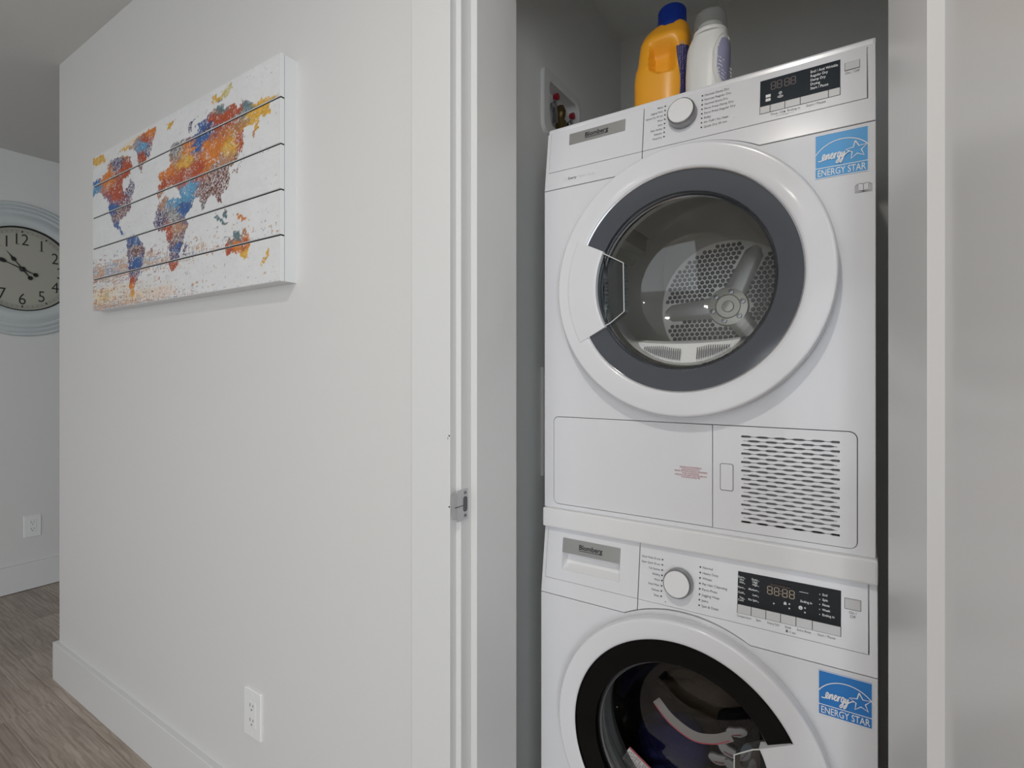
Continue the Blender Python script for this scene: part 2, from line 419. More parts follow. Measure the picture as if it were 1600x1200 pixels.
# strike plate with lip, screws and bolt hole
sp = MB().cbox(-.6082, -.6060, .742, .7745, .9290, .9860, .0008)
sp.add([(-.6075, .742, .933), (-.6075, .742, .982), (-.612, .7335, .979), (-.612, .7335, .936), (-.6060, .742, .933), (-.6060, .742, .982), (-.6105, .7325, .979), (-.6105, .7325, .936)],
       [(0,1,2,3),(4,7,6,5),(0,3,7,4),(1,5,6,2),(2,6,7,3)])
spo = obj('strike_plate', sp, m_strike, jamb, 'scuffed steel strike plate with two screws')
def xface(mbb, x): mbb.v = [(x+b, a, c) for a, b, c in mbb.v]; return mbb
obj('bolt_hole', xface(MB().slab(rrect(.7600, .7705, .9445, .9725, .005), [], 0, -.0012), -.6048), m_vent, spo)
for z in (.9375, .9795):
    obj('screw', xface(MB().slab(circle(.7650, z, .0037, 14), [], 0, -.001), -.6050), m_knobring, spo)
    obj('screw_slot', xface(MB().slab(rrect(.7625, .7675, z-.0007, z+.0007, 0), [], 0, -.0004), -.6045), m_groove, spo)
obj('seam', MB().box(-.6061, -.6056, .736, .760, .9560, .9572), m_groove, spo)
chp = MB()
for y, z, r in ((.7368, 1.0860, .0016), (.7368, 1.0805, .001), (.7368, 1.0830, .0008), (.7368, .9567, .0016)): chp.slab(circle(-.6205 if r > .001 else -.6235, z, r, 8), [], y, y+.0005)
obj('paint_chip', chp, m_groove, jamb, kind='stuff')

# baseboards
H_BB = .145
struct('baseboard_front', MB().cbox(X_END-.020, -.7145, .736, YW+.004, 0, H_BB, .002), m_trim, 'tall flat white baseboard under the map picture', 'baseboard')
struct('baseboard_end', MB().cbox(X_END-.020, X_END+.002, .7565, 3.65, 0, H_BB, .002), m_trim, 'tall flat white baseboard around the corner of the picture wall', 'baseboard')
struct('baseboard_left', MB().cbox(XL, XL+.016, YB, 3.65, .003, .150, .002), m_trim, 'tall flat white baseboard under the round clock', 'baseboard')

# closet door, swung open a little past square, single recessed panel
DW, DT, DH = .69, .035, 2.02
A0 = Vector((.0296, .740)); DIR = Vector((.2300, -.9732)).normalized(); NRM = Vector((-DIR.y, DIR.x))   # along the leaf, and away from the opening
def dpt(t, n, z): p = A0+DIR*t+NRM*n; return (p.x, p.y, z)
def door_map(mbb): mbb.v = [dpt(a, b, c) for a, b, c in mbb.v]; return mbb
ST, BV = .111, .011
frame = MB().slab(rrect(0, DW, .008, .008+DH, 0), [rrect(ST, DW-ST, .22, DH-.10, 0)], 0, DT)
d1 = thing('door_1', 'white panelled closet door standing open beside the dryer', 'door', (A0.x, A0.y, .008)); d1['kind'] = 'structure'
obj('door_frame', door_map(frame), m_door, d1)
bev = MB()
o1 = [(ST, .22), (DW-ST, .22), (DW-ST, DH-.10), (ST, DH-.10)]; i1 = [(ST+BV, .22+BV), (DW-ST-BV, .22+BV), (DW-ST-BV, DH-.10-BV), (ST+BV, DH-.10-BV)]
bev.add([(p[0], .0003, p[1]) for p in o1]+[(p[0], .010, p[1]) for p in i1], [(k, (k+1)%4, 4+(k+1)%4, 4+k) for k in range(4)])
obj('panel_moulding', door_map(bev), m_door, d1)
obj('door_panel', door_map(MB().box(ST-.002, DW-ST+.002, .010, .026, .22-.002, DH-.098)), m_door, d1)
kn = MB().lathez([(.0001, 0), (.026, 0), (.026, .006), (.011, .010), (.010, .035), (.024, .045), (.027, .055), (.022, .066), (.0001, .069)], 0, 0, 24)
kn.v = [dpt(DW-.06+a, -c, .96+b) for a, b, c in kn.v]
obj('door_knob', kn, m_brush, d1)
for z in (.22, 1.02, 1.82):
    hg = MB(); hg.tube([dpt(-.004, DT+.004, z-.045), dpt(-.004, DT+.004, z+.045)], .005, 10)
    obj('hinge', hg, m_brush, d1)

# ceiling downlights
for i, (x, y, DOWN_W) in enumerate(DOWNLIGHTS):
    t = thing('downlight', 'small recessed ceiling downlight just outside the closet doorway' if i == 0 else 'small round recessed ceiling downlight over the living room', 'light', (x, y, CEIL-.006), 'recessed ceiling downlights' if i else None)
    obj('trim_ring', MB().lathez([(.046, CEIL), (.046, CEIL-.004), (.052, CEIL-.007), (.062, CEIL-.005), (.066, CEIL)], x, y, 32), m_trim, t)
    obj('lens', MB().lathez([(.0001, CEIL-.002), (.046, CEIL-.002)], x, y, 32), m_lamp, t)
    al = area_light('downlight_beam', (0, 0, -.006), (0, 0, 0), .09, .09, DOWN_W, (1, .95, .87), 'DISK'); al.parent = t



# ------------------------------------------------------------------ washer and dryer
def arc_pts(cx, cz, r, a0, a1, n=20): return [(cx+r*math.cos(a0+(a1-a0)*i/n), cz+r*math.sin(a0+(a1-a0)*i/n)) for i in range(n+1)]
def energy_label(parent, x0, x1, z0, z1, y, bmat):
    """blue sticker: arc, star, handwritten energy, rule and ENERGY STAR"""
    lb = obj('energy_label', MB().box(x0, x1, y-.0004, y+.0003, z0, z1), bmat, parent, 'blue energy efficiency sticker')
    W, Hh = x1-x0, z1-z0
    cnt = [0]
    def pl(a, b): cnt[0] += 1; return (x0+a*W, y-.0008-cnt[0]*3e-6, z0+b*Hh)
    ink = MB()
    ink.ribbon([(.0, .238), (1., .238)], .018, pl)
    ink.ribbon([(.0, .012), (1., .012)], .016, pl); ink.ribbon([(.0, .99), (1., .99)], .014, pl)
    ink.ribbon([(.008, 0), (.008, 1)], .012, pl); ink.ribbon([(.992, 0), (.992, 1)], .012, pl)
    ink.ribbon(arc_pts(.52, .22, .60, 2.58, .56, 30), .02, pl)
    c, R, r = (.785, .515), .205, .088
    st = []
    for k in range(11):
        a = PI/2+.12+k*PI/5; q = R if k % 2 == 0 else r
        st.append((c[0]+q*math.cos(a), c[1]+q*math.sin(a)))
    st2 = st[2:]+st[1:2]
    ink.ribbon(st, .024, pl)
    for P in ([(-.9,.0),(0.2,.02),(.9,.7),(.75,1.0),(.4,.9),(.3,.45),(.6,.05),(1.1,.2),(1.5,.85)], [(1.55,.9),(1.4,0),(1.8,.75),(2.15,.9),(2.2,.6),(2.2,.1),(2.75,.4),(3.3,.7),(3.2,.95),(2.85,.85),(2.8,.4),(3.1,.05),(3.6,.3),(3.95,.95)],
              [(3.95,.95),(3.85,0),(4.1,.7),(4.6,.95)], [(5.5,.85),(5.1,.95),(4.8,.5),(5.0,.1),(5.4,.3),(5.55,.85),(5.5,-.2),(5.1,-.8),(4.7,-.6),(5.3,-.1),(5.9,.3)],
              [(6.0,.9),(6.05,.3),(6.3,.1),(6.7,.9),(6.55,-.2),(6.1,-.8),(5.8,-.6),(6.6,0.1),(7.4,.55),(8.3,.8)]):
        ink.ribbon([(.12+.064*(p[0]+.28*p[1]), .40+.135*p[1]) for p in smooth_line(P, 5)], .024, pl)
    V, _ = text2d('ENERGY STAR', .215*Hh, .008, 'CENTER'); wid = max(v[0] for v in V)-min(v[0] for v in V)
    put_text(ink, 'ENERGY STAR', (x0+x1)/2, z0+.052*Hh, .215*Hh, lambda a, b: (a, y-.0008, b), .008, 'CENTER', .90*W/wid)
    obj('sticker_lettering', ink, m_inkw, lb, kind='stuff')

def brand_plate(parent, x0, x1, z0, z1, fy, name='brand_plate'):
    p = obj(name, MB().slab(rrect(x0, x1, z0, z1, .0012), [], lambda z: fy(z)-.0016, fy(z1)+.004), m_brush, parent, 'brushed metal brand plate')
    t = MB(); pl = lambda a, b: (a, fy(b)-.0020, b)
    cx = (x0+x1)/2; zc = (z0+z1)/2
    hgt = .0135
    put_text(t, 'Blomberg', cx, zc-.003, hgt, pl, .022, 'CENTER', 1.0)
    t.add([pl(cx-.026, zc-.0062), pl(cx+.0225, zc-.0062), pl(cx+.0225, zc-.0050), pl(cx-.026, zc-.0050)], [(0, 1, 2, 3)])
    obj('brand_lettering', t, m_inkd, p, kind='stuff')
    return p

def knob(parent, cx, cz, fy):
    y = fy(cz); tilt = .13
    def place(mbb):
        mbb.v = [(a, y+b+(c-cz)*tilt, c-b*tilt) for a, b, c in mbb.v]; return mbb
    k = MB().lathe([(.0285, .002), (.0285, -.0006)], cx, cz, 48)
    n = 72; prof = [(.0268, -.0006), (.0262, -.015), (.0252, -.0180), (.0236, -.0192)]
    sk = MB().lathe(prof, cx, cz, n)
    # shallow ridges around the skirt
    sk.v = [(cx+(a-cx)*(1-.018*(i % n % 9 == 0)), b, cz+(c-cz)*(1-.018*(i % n % 9 == 0))) for i, (a, b, c) in enumerate(sk.v)]
    k.v += []; kk = obj('program_knob', place(MB().lathe([(.0236, -.0188), (.0228, -.0200), (.0001, -.0205)], cx, cz, 48)), m_wht2, parent, 'round white program knob with a silver skirt')
    obj('knob_skirt', place(sk), m_knobring, kk)
    obj('knob_base', place(k), m_light, kk)

def seven_seg(mb, x, z, wd, ht, place, th):
    for (a0, b0, a1, b1) in ((0,0,1,0),(0,.5,1,.5),(0,1,1,1),(0,0,0,.5),(0,.5,0,1),(1,0,1,.5),(1,.5,1,1)):
        g = .10
        dx, dz = a1-a0, b1-b0
        p = (x+wd*(a0+dx*g), z+ht*(b0+dz*g*.8)); q = (x+wd*(a1-dx*g), z+ht*(b1-dz*g*.8))
        mb.ribbon([p, q], th, place)

def machine(kind, x0, x1, yf, yback, z0, z1, zs, zi, dc, R, arch, labels, cfg):
    """cabinet, leaning fascia in three pieces, front panel, door, drum; all as parts of one thing"""
    cx, cz = dc
    K = cfg['lean']
    fy = lambda z: yf+max(0., z-zs)*K
    t = thing(kind, cfg['label'], cfg['cat'], ((x0+x1)/2, (yf+yback)/2, z0))
    # cabinet: sides, top, back, bottom
    cb = MB(); th = .012
    yc = yf+.022
    cb.box(x0, x0+th, yc, yback, z0, z1-.002); cb.box(x1-th, x1, yc, yback, z0, z1-.002)
    cb.box(x0+th, x1-th, yc, yback, z1-th-.002, z1-.002); cb.box(x0+th, x1-th, yback-th, yback, z0, z1-th-.002); cb.box(x0+th, x1-th, yc, yback-th, z0, z0+th)
    obj('cabinet', cb, m_white, t)
    if cfg.get('worktop'):
        obj('worktop', MB().cbox(x0-.001, x1+.001, fy(z1)+.004, yback+.004, z1-.002, z1+.012, .004), m_white, t)
    # fascia pieces
    g = .0008
    xi0, xi1, xd = x0+.0085, cfg['xi1'], cfg['xd']
    aa = math.acos(max(-1, min(1, (xd-cx)/arch))); zdv = cz+arch*math.sin(aa)
    a0 = math.asin((zs-cz)/arch)
    xa = cx-arch*math.cos(a0); xb = cx+arch*math.cos(a0)
    arcL = [(cx+arch*math.cos(a), cz+arch*math.sin(a)) for a in np.linspace(PI-a0, aa, 10)]
    arcR = [(cx+arch*math.cos(a), cz+arch*math.sin(a)) for a in np.linspace(aa, a0, 30)]
    up = lambda P: [(p[0], p[1]+g) for p in P]
    low_l = [(x0, zs+g)]+up(arcL)[:-1]+[(xd-g, zdv+g), (xd-g, zi-g), (xi0-g, zi-g), (xi0-g, z1), (x0, z1)]
    obj('fascia_rim', MB().slab(low_l, [], fy, yf+.03, ch=.0005), m_white, t)
    low_r = [(xd+g, zdv+g)]+up(arcR)[1:]+[(x1, zs+g), (x1, z1), (xi1+g, z1), (xi1+g, zi-g), (xd+g, zi-g)]
    obj('fascia_rim', MB().slab(low_r, [], fy, yf+.03, ch=.0005), m_white, t)
    pk = cfg.get('pocket')
    dr = obj('drawer_front' if kind == 'washing_machine' else 'tank_drawer_front', MB().slab([(xi0, zi), (xd-g, zi), (xd-g, z1), (xi0, z1)], [rrect(pk[0], pk[1], pk[2], pk[3], .002)] if pk else [], lambda z: fy(z)-.0004, yf+.03, ch=.0005), m_white, t)
    ctl = obj('control_panel', MB().slab([(xd+g, zi), (xi1-g, zi), (xi1-g, z1), (xd+g, z1)], [], lambda z: fy(z)-.0004, yf+.03, ch=.0005), m_white, t)
    if pk:
        sc = MB(); a, b, c, d = pk; F = lambda z: fy(z)+.0008
        # scoop: deep under the plate, running out towards the lower lip
        sc.add([(a, F(c), c), (b, F(c), c), (b, F(d), d), (a, F(d), d), (a+.004, F(d)+.024, d-.001), (b-.004, F(d)+.024, d-.001), (a+.004, F(c)+.016, c+.010), (b-.004, F(c)+.016, c+.010)],
               [(0, 1, 7, 6), (6, 7, 5, 4), (4, 5, 2, 3), (0, 6, 4, 3), (1, 2, 5, 7)])
        obj('pull_scoop', sc, m_wht2, dr)
    brand_plate(dr, *cfg['plate'], fy)
    # front panel with porthole opening (and an opening for the lower service panel)
    arcF = [(cx+arch*math.cos(a), cz+arch*math.sin(a)-g) for a in np.linspace(a0, PI-a0, 40)]
    outl = [(x0, z0), (x1, z0), (x1, zs-g)]+arcF+[(x0, zs-g)]
    holes = [circle(cx, cz, R*.72, 64)]
    if cfg.get('service'): holes.append(rrect(*cfg['service'], .012))
    obj('front_panel', MB().slab(outl, holes, yf, yf+.022, ch=.0007), m_white, t)

    # ---- door
    yd = yf-cfg['proud']
    ring = [(R*.985, yf+.002), (R*.995, yf-.008), (R, yf-.014), (R, yd+.0075), (R*.9985, yd+.0050), (R*.995, yd+.0028), (R*.990, yd+.0012), (R*.985, yd+.0006), (R*.978, yd+.0003), (R*.970, yd+.0002), (R*.93, yd+.0001), (R*.90, yd), (cfg['rg']+.006, yd), (cfg['rg']+.0035, yd+.0004), (cfg['rg']+.0015, yd+.0016), (cfg['rg'], yd+.004), (cfg['rg']-.001, yd+.012)]
    door = obj('door', MB().lathe(ring, cx, cz, 128), m_white, t, 'round white door with a dark glass ring and clear porthole')
    obj('door_seal_shadow_gap', MB().lathe([(R*.985, yf-.001), (R*.955, yf-.002), (R*.955, yf+.001)], cx, cz, 96), m_groove, door)
    rg, ri = cfg['rg'], cfg['ri']
    obj('chrome_trim', MB().lathe([(rg+.0012, yd+.003), (rg+.0002, yd+.0015), (rg-.0016, yd+.0022), (rg-.0022, yd+.006)], cx, cz, 128), m_chrome if kind == 'tumble_dryer' else m_black, door)
    obj('glass_ring', MB().lathe([(rg-.0012, yd+.0040), (ri+.006, yd+.0072)], cx, cz, 128).lathe([(ri+.006, yd+.0072), (ri+.0045, yd+.012), (ri+.004, yd+.022)], cx, cz, 128), cfg['ringmat'], door)
    obj('porthole_glass', MB().lathe([(ri+.0045, yd+.0215), (ri+.001, yd+.026), (ri-.010, yd+.045), (ri-.022, yd+.085), (ri-.030, yd+.112), (ri-.042, yd+.128), (ri-.075, yd+.138), (.0001, yd+.142)], cx, cz, 96), m_bowl, door)
    obj('porthole_rim', MB().lathe([(ri+.0040, yd+.0205), (ri+.0010, yd+.0190), (ri-.0010, yd+.0215), (ri-.0005, yd+.0250)], cx, cz, 128), m_chrome if kind == 'tumble_dryer' else m_knobring, door)
    # handle block over the ring and its see-through grip cup
    h0, h1 = cfg['handle']; hr0, hr1 = cfg['hr']
    n = 24
    hb = MB()
    prof = [(hr1, yd+.006), (hr1-.0008, yd-.0002), (hr1-.002, yd-.0008), (hr1-.006, yd-.0012), (hr0+.006, yd-.0012), (hr0+.002, yd-.0008), (hr0+.0005, yd+.0003), (hr0, yd+.002), (hr0, yd+.020)]
    hb.lathe(prof, cx, cz, n, h0, h1, cap=True)
    hnd = obj('door_handle', hb, m_white, door)
    cm = (h0+h1)/2; sg = math.cos(cm)
    cupo = []
    P0 = [(hr0, h0+.02), (hr0-.047, h0+.05*(1 if sg < 0 else 1)), (hr0-.047, h1-.06), (hr0-.012, h1-.015), (hr0, h1-.02)]
    pts = [(cx+r*math.cos(a), cz+r*math.sin(a)) for r, a in P0]
    k = len(pts)
    cup = MB().add([(p[0], yd+.004, p[1]) for p in pts]+[(cx+(p[0]-cx)*1.04, yd+.038, cz+(p[1]-cz)*.97) for p in pts], [(i, (i+1) % k, k+(i+1) % k, k+i) for i in range(k)]+[tuple(range(k, 2*k))])
    obj('grip_cup', cup, m_cup, hnd)
    edge = MB(); P3 = [(p[0], yd+.004, p[1]) for p in pts]
    edge.tube(P3, .0011, 6)
    obj('grip_cup_rim', edge, m_lint, hnd)

    # ---- drum
    y0d = cfg['drum_y0']; y1d = cfg['drum_y1']; rd = .255
    dm = MB().lathe([(ri+.012, yf+.024), (ri+.016, y0d-.012), (ri+.03, y0d), (rd-.02, y0d+.002), (rd, y0d+.02), (rd, y1d-.07), (rd-.012, y1d-.05), (.172, y1d), (.168, y1d+.004)], cx, cz, 96)
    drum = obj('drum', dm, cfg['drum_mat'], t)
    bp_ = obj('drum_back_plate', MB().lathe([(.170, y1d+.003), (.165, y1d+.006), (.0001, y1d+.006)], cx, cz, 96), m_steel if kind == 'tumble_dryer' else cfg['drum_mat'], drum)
    return t, fy, ctl, door, drum, yd

DCX, DCZ = -.2735, 1.3687
dryer, dfy, dctl, ddoor, ddrum, dyd = machine('tumble_dryer', -.573, .0242, 1.003, 1.575, .909, 1.727, 1.597, 1.6375, (DCX, DCZ), .25, .2630, None, dict(
    label='white front-loading tumble dryer stacked on the washing machine', cat='dryer', lean=.127, xi1=.0135, xd=-.3545, plate=(-.5185, -.3925, 1.6905, 1.7150), proud=.034, rg=.2035, ri=.158,
    ringmat=m_tint, handle=(math.radians(154), math.radians(208.5)), hr=(.163, .226), drum_y0=1.065, drum_y1=1.41, drum_mat=m_steel, service=(-.551, .0005, .9180, 1.1065), worktop=True))
WCX, WCZ = -.2690, .5070
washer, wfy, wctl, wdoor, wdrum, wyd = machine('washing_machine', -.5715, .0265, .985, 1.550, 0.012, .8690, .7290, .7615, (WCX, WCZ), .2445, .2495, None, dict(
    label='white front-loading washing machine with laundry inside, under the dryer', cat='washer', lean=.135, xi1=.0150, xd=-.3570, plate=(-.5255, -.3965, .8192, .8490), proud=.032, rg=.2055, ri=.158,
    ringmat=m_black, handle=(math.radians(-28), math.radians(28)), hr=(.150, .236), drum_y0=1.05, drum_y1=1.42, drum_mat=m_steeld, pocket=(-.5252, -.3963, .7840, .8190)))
for a in (-.53, -.015):
    for b in (1.03, 1.50): obj('levelling_foot', MB().lathez([(.0001, 0), (.022, 0), (.022, .008), (.012, .009), (.012, .03)], a, b, 16), m_dark, washer)

# stacking frame between the machines
sk = MB().cbox(-.5715, .0270, .992, 1.56, .8690, .9090, .0035)
obj('stacking_frame', sk, m_wht2, None, 'plain white stacking frame between dryer and washing machine', 'stacking frame')

# ---- dryer: print on the control panel
def panel_print(parent, fy, left, right, zt, zb, xl, xr, fs):
    P = lambda a, b: (a, fy(b)-.0009, b)
    for side, x in ((0, xl), (1, xr)):
      dots = MB(); txt = MB()
      for i in range(8):
        z = zt+(zb-zt)*i/7
        dots.add([P(x+.0015*math.cos(2*PI*k/12), z+.0015*math.sin(2*PI*k/12)) for k in range(12)], [tuple(range(12))])
        if side == 0: put_text(txt, left[i], xl-.004, z-.0020, fs*.92, P, .004, 'RIGHT', .82)
        else: put_text(txt, right[i], xr+.004, z-.0020, fs, P, .004, 'LEFT', .96)
      obj('program_dots', dots, m_inkd, parent, kind='stuff'); obj('program_lettering', txt, m_ink, parent, kind='stuff')
panel_print(dctl, dfy, ['Mixed', 'Jogging Wear', 'Xpress Dry 45 min', 'Wool', 'Jeans', 'Baby Sanitize', 'Delicates', 'Timed Dry'],
            ['Normal Damp Dry', 'Normal Regular Dry', 'Normal Extra Dry', 'Perm Press Damp Dry', 'Perm Press Regular Dry', 'Bulky', 'Air Fluff / No Heat', 'Quick Dry 30 min'],
            1.7184, 1.6564, -.3120, -.2422, .0058)
panel_print(wctl, wfy, ['Quick Wash 55 min', 'Super Quick 30 min', 'Tub Sanitize', 'Bedding', 'Wool', 'Hand Wash', 'Delicate', 'Rinse'],
            ['Normal', 'Heavy Duty', 'Whites', 'Pet Hair Cleansing', 'Perm-Press', 'Jogging Wear', 'Jeans', 'Spin & Drain'],
            .8431, .7762, -.3115, -.2415, .0060)
knob(dctl, -.2770, 1.6895, dfy); knob(wctl, -.2790, .8080, wfy)

def display(parent, fy, x0, x1, z0, zm, z1, splits, dmat):
    d = obj('display_window', MB().slab(rrect(x0, x1, zm, z1, .0004), [], lambda z: fy(z)-.0012, fy(z1)+.003), dmat, parent)
    xs = [x0]+splits+[x1]
    for a, b in zip(xs[:-1], xs[1:]):
        obj('display_button', MB().slab(rrect(a+.0004, b-.0004, z0, zm-.0004, .0003), [], lambda z: fy(z)-.0016, fy(z1)+.003, ch=.0004), m_light, parent)
    obj('button_gap', MB().slab(rrect(x0-.0004, x1+.0004, z0-.0004, zm, 0), [], lambda z: fy(z)-.0008, fy(z1)+.003), m_groove, parent)
    return d
def power_button(parent, fy, x0, x1, z0, z1, lines):
    obj('power_button_gap', MB().slab(rrect(x0-.0005, x1+.0005, z0-.0007, z1+.0005, .0006), [], lambda z: fy(z)-.0007, fy(z1)+.003), m_groove, parent)
    pb = obj('power_button', MB().slab(rrect(x0, x1, z0, z1, .0006), [], lambda z: fy(z)-.0018, fy(z1)+.003, ch=.0005), m_light, parent)
    t = MB()
    for i, s in enumerate(lines): put_text(t, s, (x0+x1)/2, z0-.0068-i*.0058, .0056, lambda a, b: (a, fy(b)-.0009, b), .003, 'CENTER')
    obj('power_lettering', t, m_ink, pb, kind='stuff')
dd = display(dctl, dfy, -.1432, -.0233, 1.6535, 1.6668, 1.7145, [-.1268, -.1039, -.0807, -.0399], m_disp)
wd = display(wctl, wfy, -.1768, -.0220, .7790, .7938, .8490, [-.1541, -.1310, -.1084, -.0855, -.0618], m_dispk)
power_button(dctl, dfy, -.0170, .0030, 1.6925, 1.7055, ['On / Off'])
power_button(wctl, wfy, -.0169, .0045, .8236, .8392, ['On /', 'Off'])
PD = lambda a, b: (a, dfy(b)-.0017, b)
PW = lambda a, b: (a, wfy(b)-.0017, b)
t = MB()
for i, s in enumerate(['End / Anti Wrinkle', 'Regular Dry', 'Damp Dry', 'Drying', 'Start / Pause']): put_text(t, s, -.0660, 1.7040-i*.0073, .0064, PD, .012, 'LEFT', .80)
for k in range(2):   # filter and tank warning symbols
    t.slab(rrect(-.1340, -.1262, 1.6738+.0072*k, 1.6790+.0072*k, .0006), [], lambda z: dfy(z)-.0016, dfy(1.7)-.0005)
for (a, b) in ((-.1110, 1.6835), (-.1110, 1.6770)):
    t.ribbon(circle(a, b, .0022, 14)+[(a+.0022, b)], .0008, PD)
    t.ribbon([(a-.0008, b), (a+.0008, b)], .0012, PD); 
t.ribbon([(-.1142, 1.6752), (-.1152, 1.6770), (-.1142, 1.6788)], .0007, PD); t.ribbon([(-.1078, 1.6752), (-.1068, 1.6770), (-.1078, 1.6788)], .0007, PD)
obj('display_lettering', t, m_inkw, dd, kind='stuff')
t = MB()
for x in (-.1255, -.1160, -.1045, -.0950): seven_seg(t, x, 1.6935, .0068, .0135, PD, .0015)
obj('display_digits', t, m_dig, dd, kind='stuff')
t = MB(); PP = lambda a, b: (a, dfy(b)-.0009, b)
put_text(t, 'Time /', -.1262, 1.6465, .0056, PP); put_text(t, 'Ending in', -.1000, 1.6465, .0056, PP, 0, 'LEFT', .95); put_text(t, 'Start / Pause', -.0720, 1.6465, .0056, PP)
t.ribbon(circle(-.1085, 1.6483, .0018, 12)+[(-.1067, 1.6483)], .0006, PP); t.slab(rrect(-.1058, -.1030, 1.6466, 1.6494, .0004), [], lambda z: dfy(z)-.0009, dfy(1.7))
t.ribbon([(-.1180, 1.6433), (-.1060, 1.6433)], .0003, PP); t.ribbon([(-.1000, 1.6433), (-.0900, 1.6433)], .0003, PP); put_text(t, '3 sec', -.1030, 1.6422, .0036, PP, 0, 'CENTER')
obj('button_lettering', t, m_ink, dctl, kind='stuff')
t = MB(); P2 = lambda a, b: (a, dfy(b)-.0004, b)
put_text(t, 'Energy', -.5165, 1.6128, .0078, P2, .018, 'LEFT', .92)
obj('energy_lettering', t, m_ink, dryer, kind='stuff')
t = MB(); put_text(t, 'Saver', -.4915, 1.6128, .0078, P2, .004, 'LEFT', .9); put_text(t, 'Cycle', -.4715, 1.6128, .0078, P2, -.002, 'LEFT', .9)
t.ribbon([(-.5260, 1.6190), (-.5255, 1.6150), (-.5225, 1.6130), (-.5195, 1.6135), (-.5200, 1.6180), (-.5230, 1.6195), (-.5260, 1.6190)], .0006, P2); t.ribbon([(-.5205, 1.6140), (-.5185, 1.6118)], .0006, P2)
obj('energy_lettering', t, m_light, dryer, kind='stuff')
# washer display print
t = MB()
for i, s in enumerate([('Extra', 'Hot'), ('Hot',), ('Warm',), ('Cold',), ('Tap', 'Cold')]):
    z = .8385-i*.0086
    for j, q in enumerate(s): put_text(t, q, -.1668, z-.0042*j, .0047, PW, .014, 'RIGHT', .95)
    t.ribbon([(-.1660, z), (-.1650, z)], .0014, PW)
for i, s in enumerate([('Extra', 'High'), ('High',), ('Medium',), ('Low',), ('No Spin',)]):
    z = .8385-i*.0086
    for j, q in enumerate(s): put_text(t, q, -.1447, z-.0042*j, .0047, PW, .014, 'RIGHT', .95)
    t.ribbon([(-.1438, z), (-.1428, z)], .0014, PW)
for i, s in enumerate(['End', 'Spin', 'Rinse', 'Wash', 'Ending in']):
    z = .8360-i*.0078; put_text(t, s, -.0480, z, .0050, PW, .014, 'LEFT', .95); t.ribbon([(-.0522, z+.0012), (-.0510, z+.0012)], .0013, PW)
put_text(t, 'Ending in', -.0795, .8190, .0050, PW, .014, 'LEFT', .95)
t.ribbon([(-.0810, .8352), (-.0680, .8352)], .0007, PW)
for a, b in ((-.1190, .8075), (-.0955, .8120), (-.0955, .8050), (-.0725, .8110), (-.0725, .8040)): t.ribbon(circle(a, b, .0008, 8)+[(a+.0008, b)], .0009, PW)
t.slab(rrect(-.1040, -.0998, .8095, .8125, .0005), [], lambda z: wfy(z)-.0017, wfy(.8)-.0005); t.ribbon(arc_pts(-.1019, .8125, .0014, 0, PI, 8), .0008, PW)
t.ribbon(circle(-.0790, .8100, .0022, 14)+[(-.0768, .8100)], .0016, PW); t.ribbon([(-.0800, .8100), (-.0780, .8106)], .0012, PW)
obj('display_lettering', t, m_inkw, wd, kind='stuff')
t = MB()
for x in (-.1290, -.1185, -.1060, -.0955): seven_seg(t, x, .8215, .0070, .0125, PW, .0013)
for z in (.8255, .8300): t.ribbon([(-.1092, z), (-.1080, z)], .0012, PW)
obj('display_digits', t, m_digw, wd, kind='stuff')
t = MB()
for i in range(11): t.slab(rrect(-.1240+.0027*i, -.1222+.0027*i, .8375, .8400, 0), [], lambda z: wfy(z)-.0015, wfy(.8)-.0005)
obj('display_bar', t, m_dig, wd, kind='stuff')
t = MB(); PP = lambda a, b: (a, wfy(b)-.0009, b)
for x, s in ((-.1655, 'Temperature'), (-.1425, 'Spin'), (-.1197, 'Heavy Soil'), (-.0970, 'Soak'), (-.0737, 'Extra Rinse'), (-.0419, 'Start / Pause')):
    put_text(t, s, x, .7725, .0052, PP, .002, 'CENTER', .85 if len(s) > 9 and x < -.05 else .95)
put_text(t, '3 sec', -.0955, .7660, .0048, PP); t.slab(rrect(-.1005, -.0972, .7660, .7688, .0004), [], lambda z: wfy(z)-.0009, wfy(.8)); t.ribbon(arc_pts(-.0989, .7688, .0012, 0, PI, 8), .0007, PP)
obj('button_lettering', t, m_ink, wctl, kind='stuff')
t = MB(); t.add([PP(-.3030+.0010*math.cos(k*PI/4), .7680+.0010*math.sin(k*PI/4)) for k in range(8)], [tuple(range(8))])
obj('speck', t, m_brass, wctl)

energy_label(dryer, -.0587, .0147, 1.5195, 1.5915, 1.003, m_blue)
energy_label(washer, -.0530, .0197, .6490, .7207, .985, m_blued)
# open book symbol under the dryer's sticker
t = MB(); P2 = lambda a, b: (a, 1.0025, b)
bx, bz = .0080, 1.4952
for s in (-1, 1):
    t.ribbon([(bx, bz-.0060), (bx+s*.0030, bz-.0048), (bx+s*.0072, bz-.0048), (bx+s*.0072, bz+.0062), (bx+s*.0030, bz+.0062), (bx, bz+.0050), (bx, bz-.0060)], .0006, P2)
    t.ribbon([(bx+s*.0072, bz+.0050), (bx+s*.0092, bz+.0050), (bx+s*.0092, bz-.0062), (bx, bz-.0066)], .0006, P2)
    t.ribbon([(bx+s*.0092, bz+.0036), (bx+s*.0110, bz+.0036), (bx+s*.0110, bz-.0078), (bx, bz-.0078)], .0006, P2)
obj('manual_symbol', t, m_inkd, dryer, kind='stuff')

